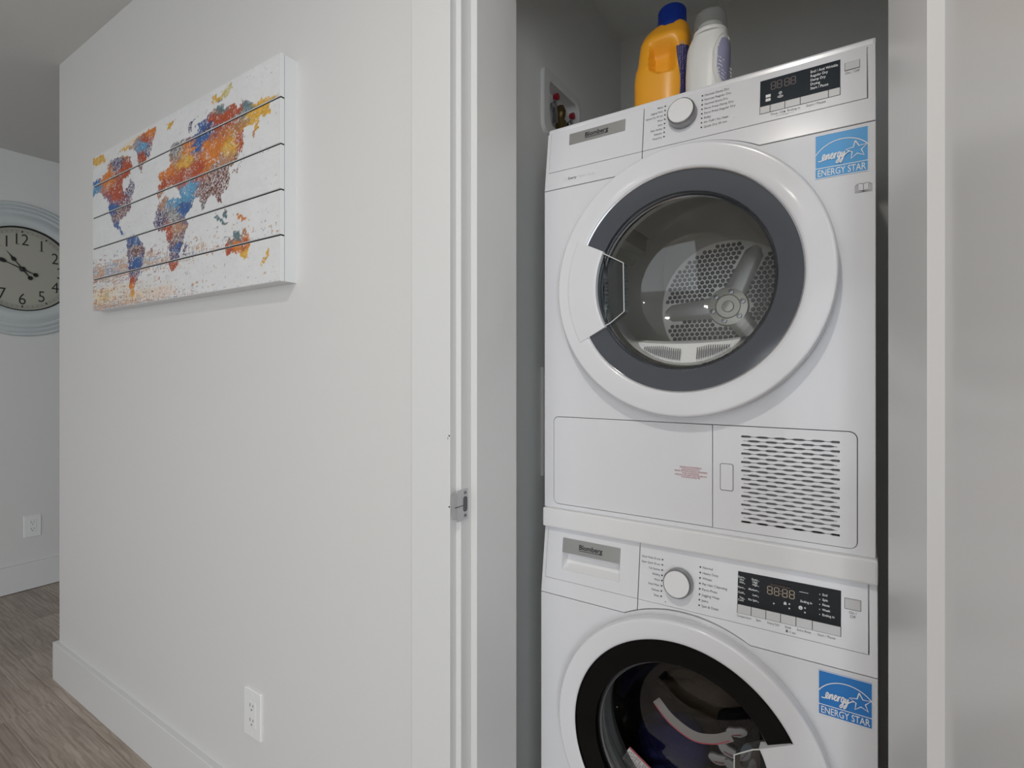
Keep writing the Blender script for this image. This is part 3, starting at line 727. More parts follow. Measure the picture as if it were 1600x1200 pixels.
# ---- dryer: lower service flap and vent grille
g = .0011
sv = [-.551, .0005, .9180, 1.1065]
def part_rr(x0, x1, z0, z1, r, sides):
    P = rrect(x0, x1, z0, z1, r); out = []
    for p in P:
        if sides == 'L' and p[0] > (x0+x1)/2: continue
        if sides == 'R' and p[0] < (x0+x1)/2: continue
        out.append(p)
    if sides == 'L': out = [(x1, z0), (x1, z1)]+out
    else: out = [(x0, z1), (x0, z0)]+out
    return out
XDV = -.2206
obj('service_backing', MB().box(sv[0]-.006, sv[1]+.006, 1.018, 1.026, sv[2]-.006, sv[3]+.004), m_vent, dryer)
obj('service_flap', MB().slab(part_rr(sv[0]+g, XDV-g*.5, sv[2]+g, sv[3]-g, .011, 'L'), [], 1.0026, 1.017, ch=.0008), m_white, dryer)
holes = []
gx0, gx1, gzt, gzb = -.1722, -.0238, 1.0878, .9370
for r in range(21):
    z = gzt+(gzb-gzt)*r/20; even = r % 2 == 0
    xs0, xs1 = (gx0, gx1) if even else (gx0+.0035, gx1-.0035)
    def hh(x):
        u = ((x-gx0)/(gx1-gx0)*5.4+(.24 if even else -.26)) % 1.0
        d = abs(u-.5)*2
        d = 1-d if False else d
        e = abs(((u+.5) % 1)-.5)          # 0 at lozenge centre line
        k = .5-e
        v = min(1, max(0, (abs(u-.5)*-1+.36)/.13))
        return .00042+.00150*v
    nx = 44
    X = [xs0+(xs1-xs0)*i/nx for i in range(nx+1)]
    top = [(x, z+hh(x)) for x in X]; bot = [(x, z-hh(x)) for x in X]
    holes.append(bot+top[::-1])
obj('vent_grille', MB().slab(part_rr(XDV+g*.5, sv[1]-g, sv[2]+g, sv[3]-g, .011, 'R'), holes, 1.0026, 1.0075), m_white, dryer, 'vent panel with rows of wavy slots')
lb = MB()
for r in range(20):
    z = gzt+(gzb-gzt)*(r+.35)/20
    lb.add([(gx0-.002, 1.0085, z), (gx1+.002, 1.0085, z), (gx1+.002, 1.0165, z+.0055), (gx0-.002, 1.0165, z+.0055)], [(0, 1, 2, 3)])
obj('vent_louvres', lb, m_light, dryer, kind='stuff')
obj('release_button', MB().slab(rrect(-.2070, -.1858, .9895, 1.0365, .003), [], 1.0012, 1.006, ch=.0008), m_white, dryer)
obj('release_button_gap', MB().slab(rrect(-.2078, -.1850, .9887, 1.0373, .0034), [], 1.0020, 1.006), m_vent, dryer)
t = MB(); P2 = lambda a, b: (a, 1.0022, b)
for i, (s, q) in enumerate((('PLEASE TAKE OUT THE FILTER BEFORE USE', .0395), ('CLEAN AFTER EACH CYCLE', .032), ('VEUILLEZ NETTOYER LE FILTRE DU CONDENSEUR', .060), ('FILTRE A CHAQUE USAGE', .030), ('AFTER EACH USE, CHECK THAT DRAWER IS IN', .058), ('IF NO HOSE IS CONNECTED', .034))):
    V, _ = text2d(s, .0040, .01, 'CENTER'); wid = max(v[0] for v in V)-min(v[0] for v in V)
    put_text(t, s, -.2600, 1.0225-i*.0037, .0040, P2, .01, 'CENTER', q/wid)
obj('notice_lettering', t, m_inkr, dryer, 'small red printed notice', kind='stuff')

# ---- dryer drum details
dim = MB(); pit = .0128
for j in range(-14, 15):
    for i in range(-14, 15):
        x, z = (i+.5*(j % 2))*pit, j*pit*.866
        if math.hypot(x, z) > .158 or math.hypot(x, z) < .052: continue
        if any(-.024 < (x*math.cos(a)+z*math.sin(a)) and abs(-x*math.sin(a)+z*math.cos(a)) < .026 and (x*math.cos(a)+z*math.sin(a)) > 0 for a in (PI*1.02, PI*.36, -PI*.30)): continue
        c = (DCX+x, DCZ+z)
        V = [(c[0]+r*math.cos(k*PI/4), y, c[1]+r*math.sin(k*PI/4)) for r, y in ((.0054, 1.4150), (.0040, 1.4135)) for k in range(8)]
        dim.add(V, [(k, (k+1) % 8, 8+(k+1) % 8, 8+k) for k in range(8)], True); dim.add([(c[0]+.0040*math.cos(k*PI/4), 1.4135, c[1]+.0040*math.sin(k*PI/4)) for k in range(8)], [tuple(range(8))])
obj('perforations', dim, m_perfd, ddrum, kind='stuff')
hub = obj('drum_hub', MB().lathe([(.050, 1.4158), (.047, 1.4085), (.031, 1.4075), (.028, 1.4105), (.015, 1.4105), (.013, 1.4065), (.0001, 1.4055)], DCX, DCZ, 40), m_hub, ddrum)
for k in range(6):
    a = .3+k*PI/3
    obj('hub_bolt', MB().lathe([(.0068, 1.4085), (.0062, 1.4030), (.0001, 1.4025)], DCX+.037*math.cos(a), DCZ+.037*math.sin(a), 12), m_knobring, ddrum)
for k, a in enumerate((PI*1.02, PI*.36, -PI*.30)):
    rb = MB(); ca, sa = math.cos(a), math.sin(a); L0, L1, wd0 = .030, .158, .023
    prof = [(-1, 1.4165), (-.72, 1.410), (-.35, 1.4085), (.35, 1.4085), (.72, 1.410), (1, 1.4165)]
    rows = []
    for i in range(9):
        r = L0+(L1-L0)*i/8; ww = wd0*(1.3-.35*i/8) if i < 8 else wd0*.45
        rows.append([(DCX+r*ca-q*ww*sa, y, DCZ+r*sa+q*ww*ca) for q, y in prof])
    V = [p for r in rows for p in r]; n = len(prof)
    rb.add(V, [(i*n+j, i*n+j+1, (i+1)*n+j+1, (i+1)*n+j) for i in range(8) for j in range(n-1)], True)
    obj('drum_spoke', rb, m_steel, ddrum)
for a in (PI*.80, PI*.13, -PI*.53):
    bf = MB(); rows = []
    for i in range(13):
        y = 1.085+.26*i/12; e = math.sin(PI*min(1, max(0, i/12)))**.5
        rows.append([(DCX+(.255-.045*e*hq)*math.cos(a+da), y, DCZ+(.255-.045*e*hq)*math.sin(a+da)) for da, hq in ((-.16, 0), (-.10, .55), (-.04, 1), (.04, 1), (.10, .55), (.16, 0))])
    V = [p for r in rows for p in r]
    bf.add(V, [(i*6+j, i*6+j+1, (i+1)*6+j+1, (i+1)*6+j) for i in range(12) for j in range(5)], True)
    obj('drum_baffle', bf, m_steel, ddrum)
# lint filter: pale ribbed crescent at the bottom of the porthole
cr = MB(); n = 40; V = []
for i in range(n+1):
    a = math.radians(205+130*i/n); x = DCX+.152*math.cos(a); zlo = DCZ+.154*math.sin(a)
    zhi = DCZ-.098-.014*math.sin(PI*i/n)
    zhi = max(zhi, zlo+.002)
    V += [(x, 1.010, zlo), (x, 1.030, zhi), (x, 1.058, zhi+.006)]
cr.add(V, [(i*3+j, (i+1)*3+j, (i+1)*3+j+1, i*3+j+1) for i in range(n) for j in range(2)])
lf = obj('lint_filter', cr, m_lint, ddrum, 'pale ribbed lint filter at the bottom of the porthole')
rbm = MB()
for i in range(52):
    x = DCX-.098+.205*i/51
    if -.008 < x-DCX < .020: continue
    a = math.asin(max(-1, min(1, (x-DCX)/.152)))
    zlo = DCZ-.154*math.cos(a)+.010; zhi = min(DCZ-.116, zlo+.022)
    if zhi-zlo < .004: continue
    yl = 1.0105+.0195*(zlo-(DCZ-.154*math.cos(a)))/.045
    rbm.add([(x-.0009, 1.0095, zlo), (x+.0009, 1.0095, zlo), (x+.0009, 1.017, zhi), (x-.0009, 1.017, zhi)], [(0, 1, 2, 3)])
obj('filter_slots', rbm, m_ink, ddrum, kind='stuff')

# ------------------------------------------------------------------ map picture: five boards with a printed, distressed world map
LANDS = {
    'namerica': [(-9,439),(93,439),(132,447),(252,441),(290,444),(304,418),(283,409),(252,400),(234,379),(252,354),(283,370),(287,392),(321,362),(299,329),(287,301),(252,284),(216,267),(207,253),(238,236),(252,223),(225,228),(183,256),(141,294),(132,328),(112,363),(53,390),(-9,394)],
    'arctic': [(122,449),(132,471),(160,479),(234,480),(287,456),(283,430),(198,437)],
    'alaska_top': [(-9,519),(83,514),(112,483),(-9,489)],
    'greenland': [(198,494),(304,494),(387,505),(463,509),(458,489),(435,470),(427,443),(395,421),(374,407),(363,390),(341,422),(335,457),(313,477)],
    'samerica': [(266,209),(313,212),(355,189),(392,166),(379,142),(374,117),(346,90),(324,63),(301,5),(287,36),(283,82),(283,127),(262,168)],
    'africa': [(451,237),(458,264),(481,282),(518,296),(540,281),(583,277),(624,266),(665,262),(671,248),(631,218),(638,194),(618,170),(614,137),(600,111),(580,78),(548,83),(537,126),(526,169),(526,194),(466,202),(447,219)],
    'arabia': [(604,294),(665,302),(704,284),(691,264),(651,238),(624,223),(611,258)],
    'madagascar': [(622,115),(631,138),(646,142),(635,110)],
    'eurasia': [(469,298),(469,333),(499,342),(474,365),(518,369),(555,382),(543,409),(569,430),(611,432),(635,418),(651,424),(704,427),(697,452),(741,450),(754,466),(814,475),(831,463),(814,453),(871,454),(893,437),(915,452),(967,433),(1018,434),(1054,419),(1027,414),(1025,395),(998,391),(972,389),(976,368),(961,351),(957,370),(967,388),(936,387),(917,380),(918,341),(906,320),(876,305),(854,307),(851,277),(839,255),(811,242),(814,219),(796,229),(778,248),(754,249),(723,218),(708,251),(678,266),(631,268),(597,295),(569,314),(526,319),(489,298)],
    'japan': [(869,289),(895,287),(913,303),(921,325),(906,299),(884,282)],
    'novaya': [(651,444),(658,465),(697,475),(671,459),(662,438)],
    'svalbard': [(766,501),(790,500),(802,487),(778,488)],
    'sev': [(784,486),(865,515),(876,499),(814,481)],
    'iceland': [(526,496),(569,498),(565,486),(533,481)],
    'scan': [(537,389),(555,427),(590,436),(611,427),(576,408),(555,382)],
    'indo': [(788,192),(814,166),(843,162),(839,169),(814,179),(796,197)],
    'borneo': [(820,190),(835,206),(844,186),(831,176)],
    'png': [(882,183),(909,177),(939,154),(915,163)],
    'australia': [(843,81),(831,108),(857,123),(876,138),(895,143),(906,129),(917,146),(941,117),(945,93),(933,65),(909,69),(893,89),(869,90)],
    'nz': [(986,41),(1003,60),(1008,76),(1022,70),(1008,53),(993,40)],
}
HUES = [(122,429,'o'),(18,434,'b'),(12,419,'l'),(188,357,'r'),(160,323,'b'),(207,295,'k'),(207,245,'b'),(304,366,'p'),(252,422,'r'),(198,465,'p'),(43,507,'y'),(252,499,'y'),(419,506,'o'),(387,488,'r'),(371,474,'l'),(403,441,'p'),(368,431,'r'),(358,403,'k'),(321,194,'b'),(330,167,'k'),(330,122,'b'),(313,98,'p'),(308,72,'r'),(301,50,'o'),(297,20,'y'),(463,242,'p'),(504,288,'t'),(583,269,'l'),(651,284,'l'),(569,235,'g'),(631,235,'b'),(583,199,'t'),(540,188,'r'),(569,163,'k'),(576,135,'b'),(569,119,'p'),(558,92,'r'),(526,329,'r'),(624,330,'r'),(526,357,'o'),(638,374,'y'),(651,391,'o'),(590,419,'g'),(741,412,'b'),(754,424,'p'),(704,444,'b'),(808,467,'e'),(825,437,'r'),(778,437,'r'),(871,437,'r'),(925,434,'e'),(998,423,'y'),(967,405,'y'),(754,380,'o'),(704,398,'b'),(860,355,'y'),(802,362,'o'),(904,356,'r'),(704,333,'r'),(754,342,'o'),(802,300,'k'),(825,332,'t'),(778,273,'k'),(837,268,'k'),(729,257,'k'),(723,226,'g'),(802,231,'k'),(882,123,'e'),(899,135,'e'),(854,99,'r'),(915,109,'r'),(876,102,'o'),(928,78,'y'),(936,112,'o'),(1003,57,'y'),(904,296,'k'),(665,454,'p'),(784,494,'y'),(837,499,'z'),(548,491,'y'),(814,179,'e'),(925,161,'o'),(631,128,'p')]
AX0, AX1, AZ0, AZ1, AYF = -2.165, -1.097, 1.410, 1.930, .711
BOARD_CUTS = [1.410, 1.515, 1.619, 1.723, 1.8295, 1.930]
CODE = dict(o=(.72, .22, .03), r=(.48, .085, .028), b=(.045, .13, .36), l=(.12, .36, .58), p=(.075, .055, .17), k=(.24, .10, .085), y=(.78, .44, .06), g=(.25, .25, .25), t=(.50, .27, .17), e=(.13, .22, .24), z=(.70, .62, .30))
rng = np.random.default_rng(5)
def vnoise(u, v, fu, fv, seed):
    """smooth value noise on arrays"""
    r = np.random.default_rng(seed); T = r.random((64, 64))
    a, b = u*fu, v*fv; i, j = np.floor(a).astype(int), np.floor(b).astype(int); fa, fb = a-i, b-j
    fa = fa*fa*(3-2*fa); fb = fb*fb*(3-2*fb)
    g_ = lambda p, q: T[p % 64, q % 64]
    return (g_(i, j)*(1-fa)+g_(i+1, j)*fa)*(1-fb)+(g_(i, j+1)*(1-fa)+g_(i+1, j+1)*fa)*fb
def inside(P, x, y):
    c = np.zeros(x.shape, bool); n = len(P)
    for i in range(n):
        (x0, y0), (x1, y1) = P[i], P[(i+1) % n]
        if y0 == y1: continue
        hit = ((y0 > y) != (y1 > y)) & (x < (x1-x0)*(y-y0)/(y1-y0)+x0)
        c ^= hit
    return c
def print_colour(x, z):
    """colour of the print at x, z in mm from the picture's lower corner"""
    W = np.array([.76, .765, .765]); col = np.ones(x.shape+(3,))*W
    fine = rng.random(x.shape)
    col *= (1-.05*vnoise(x, z, 1/9, 1/5, 1)-.05*vnoise(x, z, 1/40, 1/30, 2))[..., None]
    jx = x+(vnoise(x, z, 1/7, 1/7, 3)-.5)*16+(vnoise(x, z, 1/30, 1/30, 4)-.5)*14
    jz = z+(vnoise(x, z, 1/7, 1/7, 5)-.5)*11+(vnoise(x, z, 1/30, 1/30, 6)-.5)*10
    land = np.zeros(x.shape, bool)
    for k, P in LANDS.items(): land |= inside(P, jx, jz)
    wsum = np.zeros(x.shape); hue = np.zeros(x.shape+(3,)); dark = np.zeros(x.shape)
    qx = x+(vnoise(x, z, 1/35, 1/8, 7)-.5)*50; qz = z+(vnoise(x, z, 1/22, 1/8, 8)-.5)*16
    for hx, hz, cc in HUES:
        d2 = ((qx-hx)/1.5)**2+(qz-hz)**2+4; wt = 1/d2**2.2
        wsum += wt; hue += wt[..., None]*np.array(CODE[cc]); dark += wt*(cc in 'kpg')
    hue /= wsum[..., None]; dark /= wsum
    hue *= (.80+.5*vnoise(x, z, 1/6, 1/3, 9))[..., None]
    speck = fine < (.03+.20*dark+.12*(vnoise(x, z, 1/25, 1/18, 10) > .62))
    hue2 = np.where((rng.random(x.shape) < .22*dark)[..., None], hue*.3, hue)
    m = land & ~speck
    col = np.where(m[..., None], hue2*.80+.005, col)
    # soft yellow washes
    for cx, cz, rx, rz, a, hc in ((90, 40, 130, 34, .85, (.80, .55, .13)), (330, 28, 170, 26, .5, (.78, .48, .15)), (500, 26, 90, 22, .45, (.74, .36, .14)), (60, 492, 80, 18, .5, (.78, .62, .33)), (330, 500, 120, 14, .55, (.78, .52, .13)), (150, 62, 260, 14, .3, (.8, .5, .15))):
        f = np.exp(-((x-cx)/rx)**2*2-((z-cz)/rz)**2*2)*min(1, a*1.6)*(.35+.65*vnoise(x, z, 1/14, 1/4, 11))*(rng.random(x.shape) < .8)
        f = np.where(land & (z > 60), f*.3, f)
        col = col*(1-f[..., None])+np.array(hc)*f[..., None]
    # horizontal dashes and cross-hatch of worn ink, thickest low down at the western side
    band = np.clip(1-np.abs(z-118)/75, 0, 1)*np.clip(1.2-x/950, .25, 1)+np.clip(1-z/75, 0, 1)*np.clip(1.15-x/900, .2, 1)*.9
    band = np.clip(band*1.35, 0, 1.25)
    dash = (vnoise(x, z, 1/24, 1/3.0, 12)*.62+vnoise(x, z, 1/7, 1/2.6, 13)*.38)
    cross = vnoise(x, z, 1/2.4, 1/16, 14)
    hit = ((dash > .94-.52*band) | ((cross > 1.02-.42*band) & (z < 150))) & ~m & (fine > .15)
    pal = np.array([(.10, .08, .20), (.33, .07, .06), (.55, .24, .05), (.30, .29, .33), (.07, .13, .33)])
    sel = (vnoise(x, z, 1/60, 1/14, 15)*2.6+vnoise(x, z, 1/9, 1/5, 16)*2.4+.2).astype(int) % 5
    low = z < 70
    sel = np.where(low & (sel == 0), 2, sel); sel = np.where(low & (sel == 4), 1, sel)
    col = np.where(hit[..., None], col*.22+pal[sel]*.75, col)
    # sparse specks over the whole board
    sp = (vnoise(x, z, 1/4, 1/4, 17) > .93) & (vnoise(x, z, 1/50, 1/30, 18) > .55) & ~m
    col = np.where(sp[..., None], col*.45+np.array((.2, .17, .17))*.4, col)
    return np.clip(col, 0, 1)
m_print = bpy.data.materials.new('distressed_map_print'); m_print.use_nodes = True
N_, L_, b_ = nodes(m_print); at_ = N_.new('ShaderNodeAttribute'); at_.attribute_name = 'print'; L_.new(at_.outputs['Color'], b_.inputs['Base Color']); b_.inputs['Roughness'].default_value = .6
art = thing('map_picture', 'white plank picture printed with a distressed colourful world map', 'picture', ((AX0+AX1)/2, .752, AZ0))
base = Vector(art.location)
for i in range(5):
    z0, z1 = BOARD_CUTS[i]+(.0018 if i else 0), BOARD_CUTS[i+1]-(.0018 if i < 4 else 0)
    bd = MB(); c = .0012
    # board body with chamfered front arrises (open at the printed face)
    F = rrect(AX0, AX1, z0, z1, 0); I = [(AX0+c*.4, z0+c), (AX1-c*.4, z0+c), (AX1-c*.4, z1-c), (AX0+c*.4, z1-c)]
    V = [(p[0], AYF, p[1]) for p in I]+[(p[0], AYF+c, p[1]) for p in F]+[(p[0], AYF+.010, p[1]) for p in F]
    bd.add(V, [(k, (k+1) % 4, 4+(k+1) % 4, 4+k) for k in range(4)]+[(4+k, 4+(k+1) % 4, 8+(k+1) % 4, 8+k) for k in range(4)]+[(8, 9, 10, 11)])
    bo = obj('plank', bd, m_board, art)
    st = .0025; nx = int((AX1-AX0)/st); nz = int((z1-z0)/st)
    gx = np.linspace(AX0+c*.4, AX1-c*.4, nx+1); gz = np.linspace(z0+c, z1-c, nz+1)
    X, Z = np.meshgrid(gx, gz)
    V = np.stack([X, np.full_like(X, AYF-.0002), Z], -1).reshape(-1, 3)-np.array(base)
    idx = np.arange((nx+1)*(nz+1)).reshape(nz+1, nx+1)
    Q = np.stack([idx[:-1, :-1], idx[:-1, 1:], idx[1:, 1:], idx[1:, :-1]], -1).reshape(-1, 4)
    me = bpy.data.meshes.new('map_print')
    me.vertices.add(len(V)); me.vertices.foreach_set('co', V.astype(np.float32).ravel())
    me.loops.add(Q.size); me.loops.foreach_set('vertex_index', Q.astype(np.int32).ravel())
    me.polygons.add(len(Q)); me.polygons.foreach_set('loop_start', np.arange(0, Q.size, 4, dtype=np.int32))
    me.update(calc_edges=True); me.validate()
    at = me.color_attributes.new('print', 'FLOAT_COLOR', 'POINT')
    cc = print_colour((X-AX0)*1000, (Z-AZ0)*1000).reshape(-1, 3)
    at.data.foreach_set('color', np.concatenate([cc, np.ones((len(cc), 1))], 1).astype(np.float32).ravel())
    me.materials.append(m_print)
    po = bpy.data.objects.new('map_print', me); C.objects.link(po); po.parent = bo
# side rails and dark backing seen in the gaps between the boards
obj('backing_frame', MB().box(AX0+.012, AX1-.0002, AYF+.0115, .7522, AZ0+.0005, AZ1-.0005).box(AX0+.012, AX1-.010, AYF+.0100, AYF+.0116, AZ0+.004, AZ1-.004), m_board, art)
gp = None
for z in BOARD_CUTS[1:-1]: obj('board_gap', MB().box(AX0+.0005, AX1-.0004, AYF+.0020, AYF+.0098, z-.0018, z+.0018), m_boarddark, art)

# ------------------------------------------------------------------ wall clock
CY, CZ, CR = .938, 1.770, .366
ck = thing('wall_clock', 'large round clock with a ridged grey-blue rim and cream dial', 'clock', (XL, CY, CZ-CR))
def cmap(mbb): mbb.v = [(XL-b, a, c) for a, b, c in mbb.v]; return mbb
rim = [(.366, 0), (.366, -.012), (.362, -.018), (.355, -.020), (.350, -.017), (.346, -.020), (.340, -.027), (.332, -.029), (.327, -.025), (.323, -.028), (.316, -.036), (.307, -.038), (.301, -.034), (.296, -.036), (.280, -.050), (.262, -.056), (.246, -.054), (.238, -.047), (.2285, -.040), (.2280, -.024)]
obj('clock_rim', cmap(MB().lathe(rim, CY, CZ, 96)), m_clockrim, ck)
obj('dial_ring', cmap(MB().lathe([(.2300, -.0415), (.2255, -.0400), (.2235, -.030), (.2235, -.020)], CY, CZ, 96)), m_clockk, ck)
dl = obj('dial', cmap(MB().lathe([(.2300, -.021), (.0001, -.021)], CY, CZ, 96)), m_dial, ck)
t = MB(); PC = lambda a, b: (XL+.0216, a, b)
t.ribbon(circle(CY, CZ, .210, 96)+[(CY+.210, CZ)], .0010, PC); t.ribbon(circle(CY, CZ, .200, 96)+[(CY+.200, CZ)], .0008, PC)
for k in range(60):
    a = k*PI/30; r0, r1, wd_ = (.2005, .2095, .0012) if k % 5 else (.200, .2105, .006)
    t.ribbon([(CY+r0*math.sin(a), CZ+r0*math.cos(a)), (CY+r1*math.sin(a), CZ+r1*math.cos(a))], wd_, PC)
obj('minute_track', t, m_clockk, dl, kind='stuff')
for h in range(1, 13):
    a = h*PI/6; t = MB(); s = str(h); sz = .088
    V, Fc = text2d(s, sz, -.004, 'CENTER', .80)
    mx_ = (max(v[0] for v in V)+min(v[0] for v in V))/2; mz_ = (max(v[1] for v in V)+min(v[1] for v in V))/2
    ox, oz = CY+.163*math.sin(a)-mx_, CZ+.163*math.cos(a)-mz_
    t.add([PC(ox+p, oz+q) for p, q in V], Fc)
    zb_ = oz+min(v[1] for v in V)
    if s in ('1', '4'): xx = ox+(max(v[0] for v in V) if s == '1' else max(v[0] for v in V)-.009); t.ribbon([(xx-.012 if s == '1' else xx-.010, zb_+.0012), (xx+.006, zb_+.0012)], .0024, PC)
    if s in ('11', '12', '10'): xx = ox+min(v[0] for v in V)+.010; t.ribbon([(xx-.009, zb_+.0012), (xx+.006, zb_+.0012)], .0024, PC)
    obj('numeral', t, m_clockk, dl)
def hand(name, ang, ln, tail, xx):
    t = MB(); dx, dz = math.sin(ang), math.cos(ang)
    def q(l, s_): return (XL+xx, CY+dx*l+dz*s_, CZ+dz*l-dx*s_)
    prof = [(-tail+.0, .002), (0, .0035), (ln*.42, .0020), (ln*.50, .0100), (ln*.58, .0105), (ln*.68, .0040), (ln*.80, .0020), (ln, .0006)]
    V = [q(l, s_) for l, s_ in prof]+[q(l, -s_) for l, s_ in prof]; n = len(prof)
    t.add(V, [(i, i+1, n+i+1, n+i) for i in range(n-1)])
    t.add([q(-tail+.0115*math.cos(k*PI/8), .0115*math.sin(k*PI/8)) for k in range(16)], [tuple(range(16))[::-1]])
    return obj(name, t, m_clockk, ck)
hand('hour_hand', math.radians(324), .112, .055, .0260); hand('minute_hand', math.radians(294), .165, .060, .0275)
obj('hand_hub', cmap(MB().lathe([(.0135, -.021), (.0130, -.029), (.0090, -.031), (.0001, -.0315)], CY, CZ, 24)), m_clockk, ck)

# ------------------------------------------------------------------ power outlets
def outlet(fmap, label, name, loc):
    o = thing(name, label, 'outlet', loc)
    w2, h2 = .0375, .0600
    pl = MB().slab(rrect(-w2, w2, -h2, h2, .004), [], -.0058, 0, ch=.0022); obj('cover_plate', fmap(pl), m_outlet, o)
    obj('receptacle', fmap(MB().slab(rrect(-.0170, .0170, -.0335, .0335, .0015), [], -.0072, -.003, ch=.0010)), m_outlet, o)
    obj('receptacle_gap', fmap(MB().slab(rrect(-.0177, .0177, -.0342, .0342, .0018), [], -.0061, -.003)), m_light, o)
    for s in (-1, 1):
        cz_ = s*.0185
        for dx, hh_ in ((-.0063, .0040), (.0063, .0034)): obj('slot', fmap(MB().slab(rrect(dx-.0010, dx+.0010, cz_+.004-hh_, cz_+.004+hh_, 0), [], -.0075, -.0055)), m_groove, o)
        obj('ground_hole', fmap(MB().slab(circle(0, cz_-.0072, .0023, 12), [], -.0075, -.0055)), m_groove, o)
    for s in (-1, 1): obj('plate_screw', fmap(MB().lathe([(.0030, -.0055), (.0028, -.0064), (.0001, -.0066)], 0, s*.0485, 12)), m_outlet, o)
def om1(mbb): mbb.v = [(-1.271+a, .752+b, .3435+c) for a, b, c in mbb.v]; return mbb
def om2(mbb): mbb.v = [(XL-b, .9855+a, .3480+c) for a, b, c in mbb.v]; return mbb
outlet(om1, 'white power outlet low on the wall under the map picture', 'power_outlet', (-1.271, .752, .2835))
outlet(om2, 'white power outlet low on the wall below the round clock', 'power_outlet', (XL, .9855, .288))

# ------------------------------------------------------------------ closet fittings
vb = thing('valve_box', 'white recessed washer valve box in the closet wall with red valve handles', 'valve box', (XCL, 1.32, 1.842))
def vmap(mbb): mbb.v = [(XCL-b, a, c) for a, b, c in mbb.v]; return mbb
obj('flange', vmap(MB().slab(rrect(1.206, 1.437, 1.842, 2.020, .026), [rrect(*BX, .02)], -.008, 0, ch=.004)), m_outlet, vb)
bxm = MB(); lo = rrect(BX[0]+.0015, BX[1]-.0015, BX[2]+.0015, BX[3]-.0015, .019); n = len(lo)
bxm.add([(p[0], -.002, p[1]) for p in lo]+[(p[0], .026, p[1]) for p in lo], [(i, n+i, n+(i+1) % n, (i+1) % n) for i in range(n)]+[tuple(range(n, 2*n))])
obj('box', vmap(bxm), m_outlet, vb)
for (vy, vz) in ((1.304, 1.976), (1.402, 1.962)):
    vv = MB(); vv.tube([(XCL-.012, vy, vz-.075), (XCL-.012, vy, vz-.045), (XCL-.012, vy, vz-.012)], [.009, .0085, .006], 10)
    va = obj('valve', vv, m_chrome, vb)
    hd = MB(); hd.tube([(XCL-.014, vy, vz+.002), (XCL-.005, vy, vz), (XCL-.001, vy, vz)], [.007, .0095, .009], 12)
    obj('valve_handle', hd, m_red, va)
    nt = MB(); nt.tube([(XCL-.014, vy-.018, vz-.030), (XCL-.008, vy-.018, vz-.031), (XCL-.005, vy-.018, vz-.031)], [.007, .0075, .006], 8)
    obj('valve_nut', nt, m_chrome, va)
hz = MB(); hz.tube([(XCL-.020, 1.350, 1.968), (XCL-.016, 1.349, 1.955), (XCL-.016, 1.348, 1.944), (XCL-.016, 1.347, 1.938), (XCL-.014, 1.346, 1.925), (XCL-.014, 1.345, 1.922), (XCL-.012, 1.344, 1.900), (XCL-.010, 1.343, 1.876)], [.013, .0145, .0145, .011, .011, .016, .0165, .0165], 14)
obj('drain_hose', hz, m_brass, vb)
obj('drain_opening', vmap(MB().lathe([(.018, .0255), (.0001, .0255)], 1.352, 1.955, 18)), m_groove, vb)
ap = thing('access_panel', 'white flat cover panel on the closet wall beside the dryer', 'wall panel', (XCL, 1.31, .935))
obj('panel_cover', MB().cbox(XCL, XCL+.016, 1.215, 1.43, .935, 1.209, .002), m_outlet, ap)
obj('panel_frame', MB().cbox(XCL-.0005, XCL+.008, 1.205, 1.44, .928, 1.216, .002), m_outlet, ap)

# ------------------------------------------------------------------ detergent bottles on the dryer
ZT = 1.727+.012
def bottle_loft(rows, cy, nu=72, nv=90, ex=2.6, dent=None):
    """rows: (z, x left, x right, half depth); returns grid of points"""
    R = np.array(rows); zz = np.linspace(R[0, 0], R[-1, 0], nv)
    # denser at the shoulders through smooth interpolation of the outlines
    xl = np.interp(zz, R[:, 0], R[:, 1]); xr = np.interp(zz, R[:, 0], R[:, 2]); hd = np.interp(zz, R[:, 0], R[:, 3])
    k = np.array([1, 2, 3, 2, 1.])/9
    sm = lambda q: np.concatenate([q[:2], np.convolve(q, k, 'valid'), q[-2:]])
    xl, xr, hd = sm(xl), sm(xr), sm(hd)
    G = np.zeros((nv, nu, 3))
    a = np.arange(nu)/nu*2*PI
    ca, sa = np.cos(a), np.sin(a)
    sx = np.sign(ca)*np.abs(ca)**(2/ex); sy = np.sign(sa)*np.abs(sa)**(2/ex)
    for j in range(nv):
        G[j, :, 0] = (xl[j]+xr[j])/2+sx*(xr[j]-xl[j])/2; G[j, :, 1] = cy+sy*hd[j]; G[j, :, 2] = zz[j]
    if dent is not None:
        for j in range(nv):
            for i in range(nu):
                if sa[i] < 0: G[j, i, 1] += dent(G[j, i, 0], G[j, i, 2])
    return G
def squash(rows, k): return [(1.79+(r[0]-1.79)*k if r[0] > 1.79 else r[0],)+tuple(r[1:]) for r in rows]
def grid_mesh(G, close_top=True):
    nv, nu = G.shape[:2]; mb = MB()
    mb.add([tuple(p) for p in G.reshape(-1, 3)], [(j*nu+i, j*nu+(i+1) % nu, (j+1)*nu+(i+1) % nu, (j+1)*nu+i) for j in range(nv-1) for i in range(nu)], True)
    mb.add([tuple(p) for p in G[0]], [tuple(range(nu))[::-1]]); mb.add([tuple(p) for p in G[-1]], [tuple(range(nu))])
    return mb
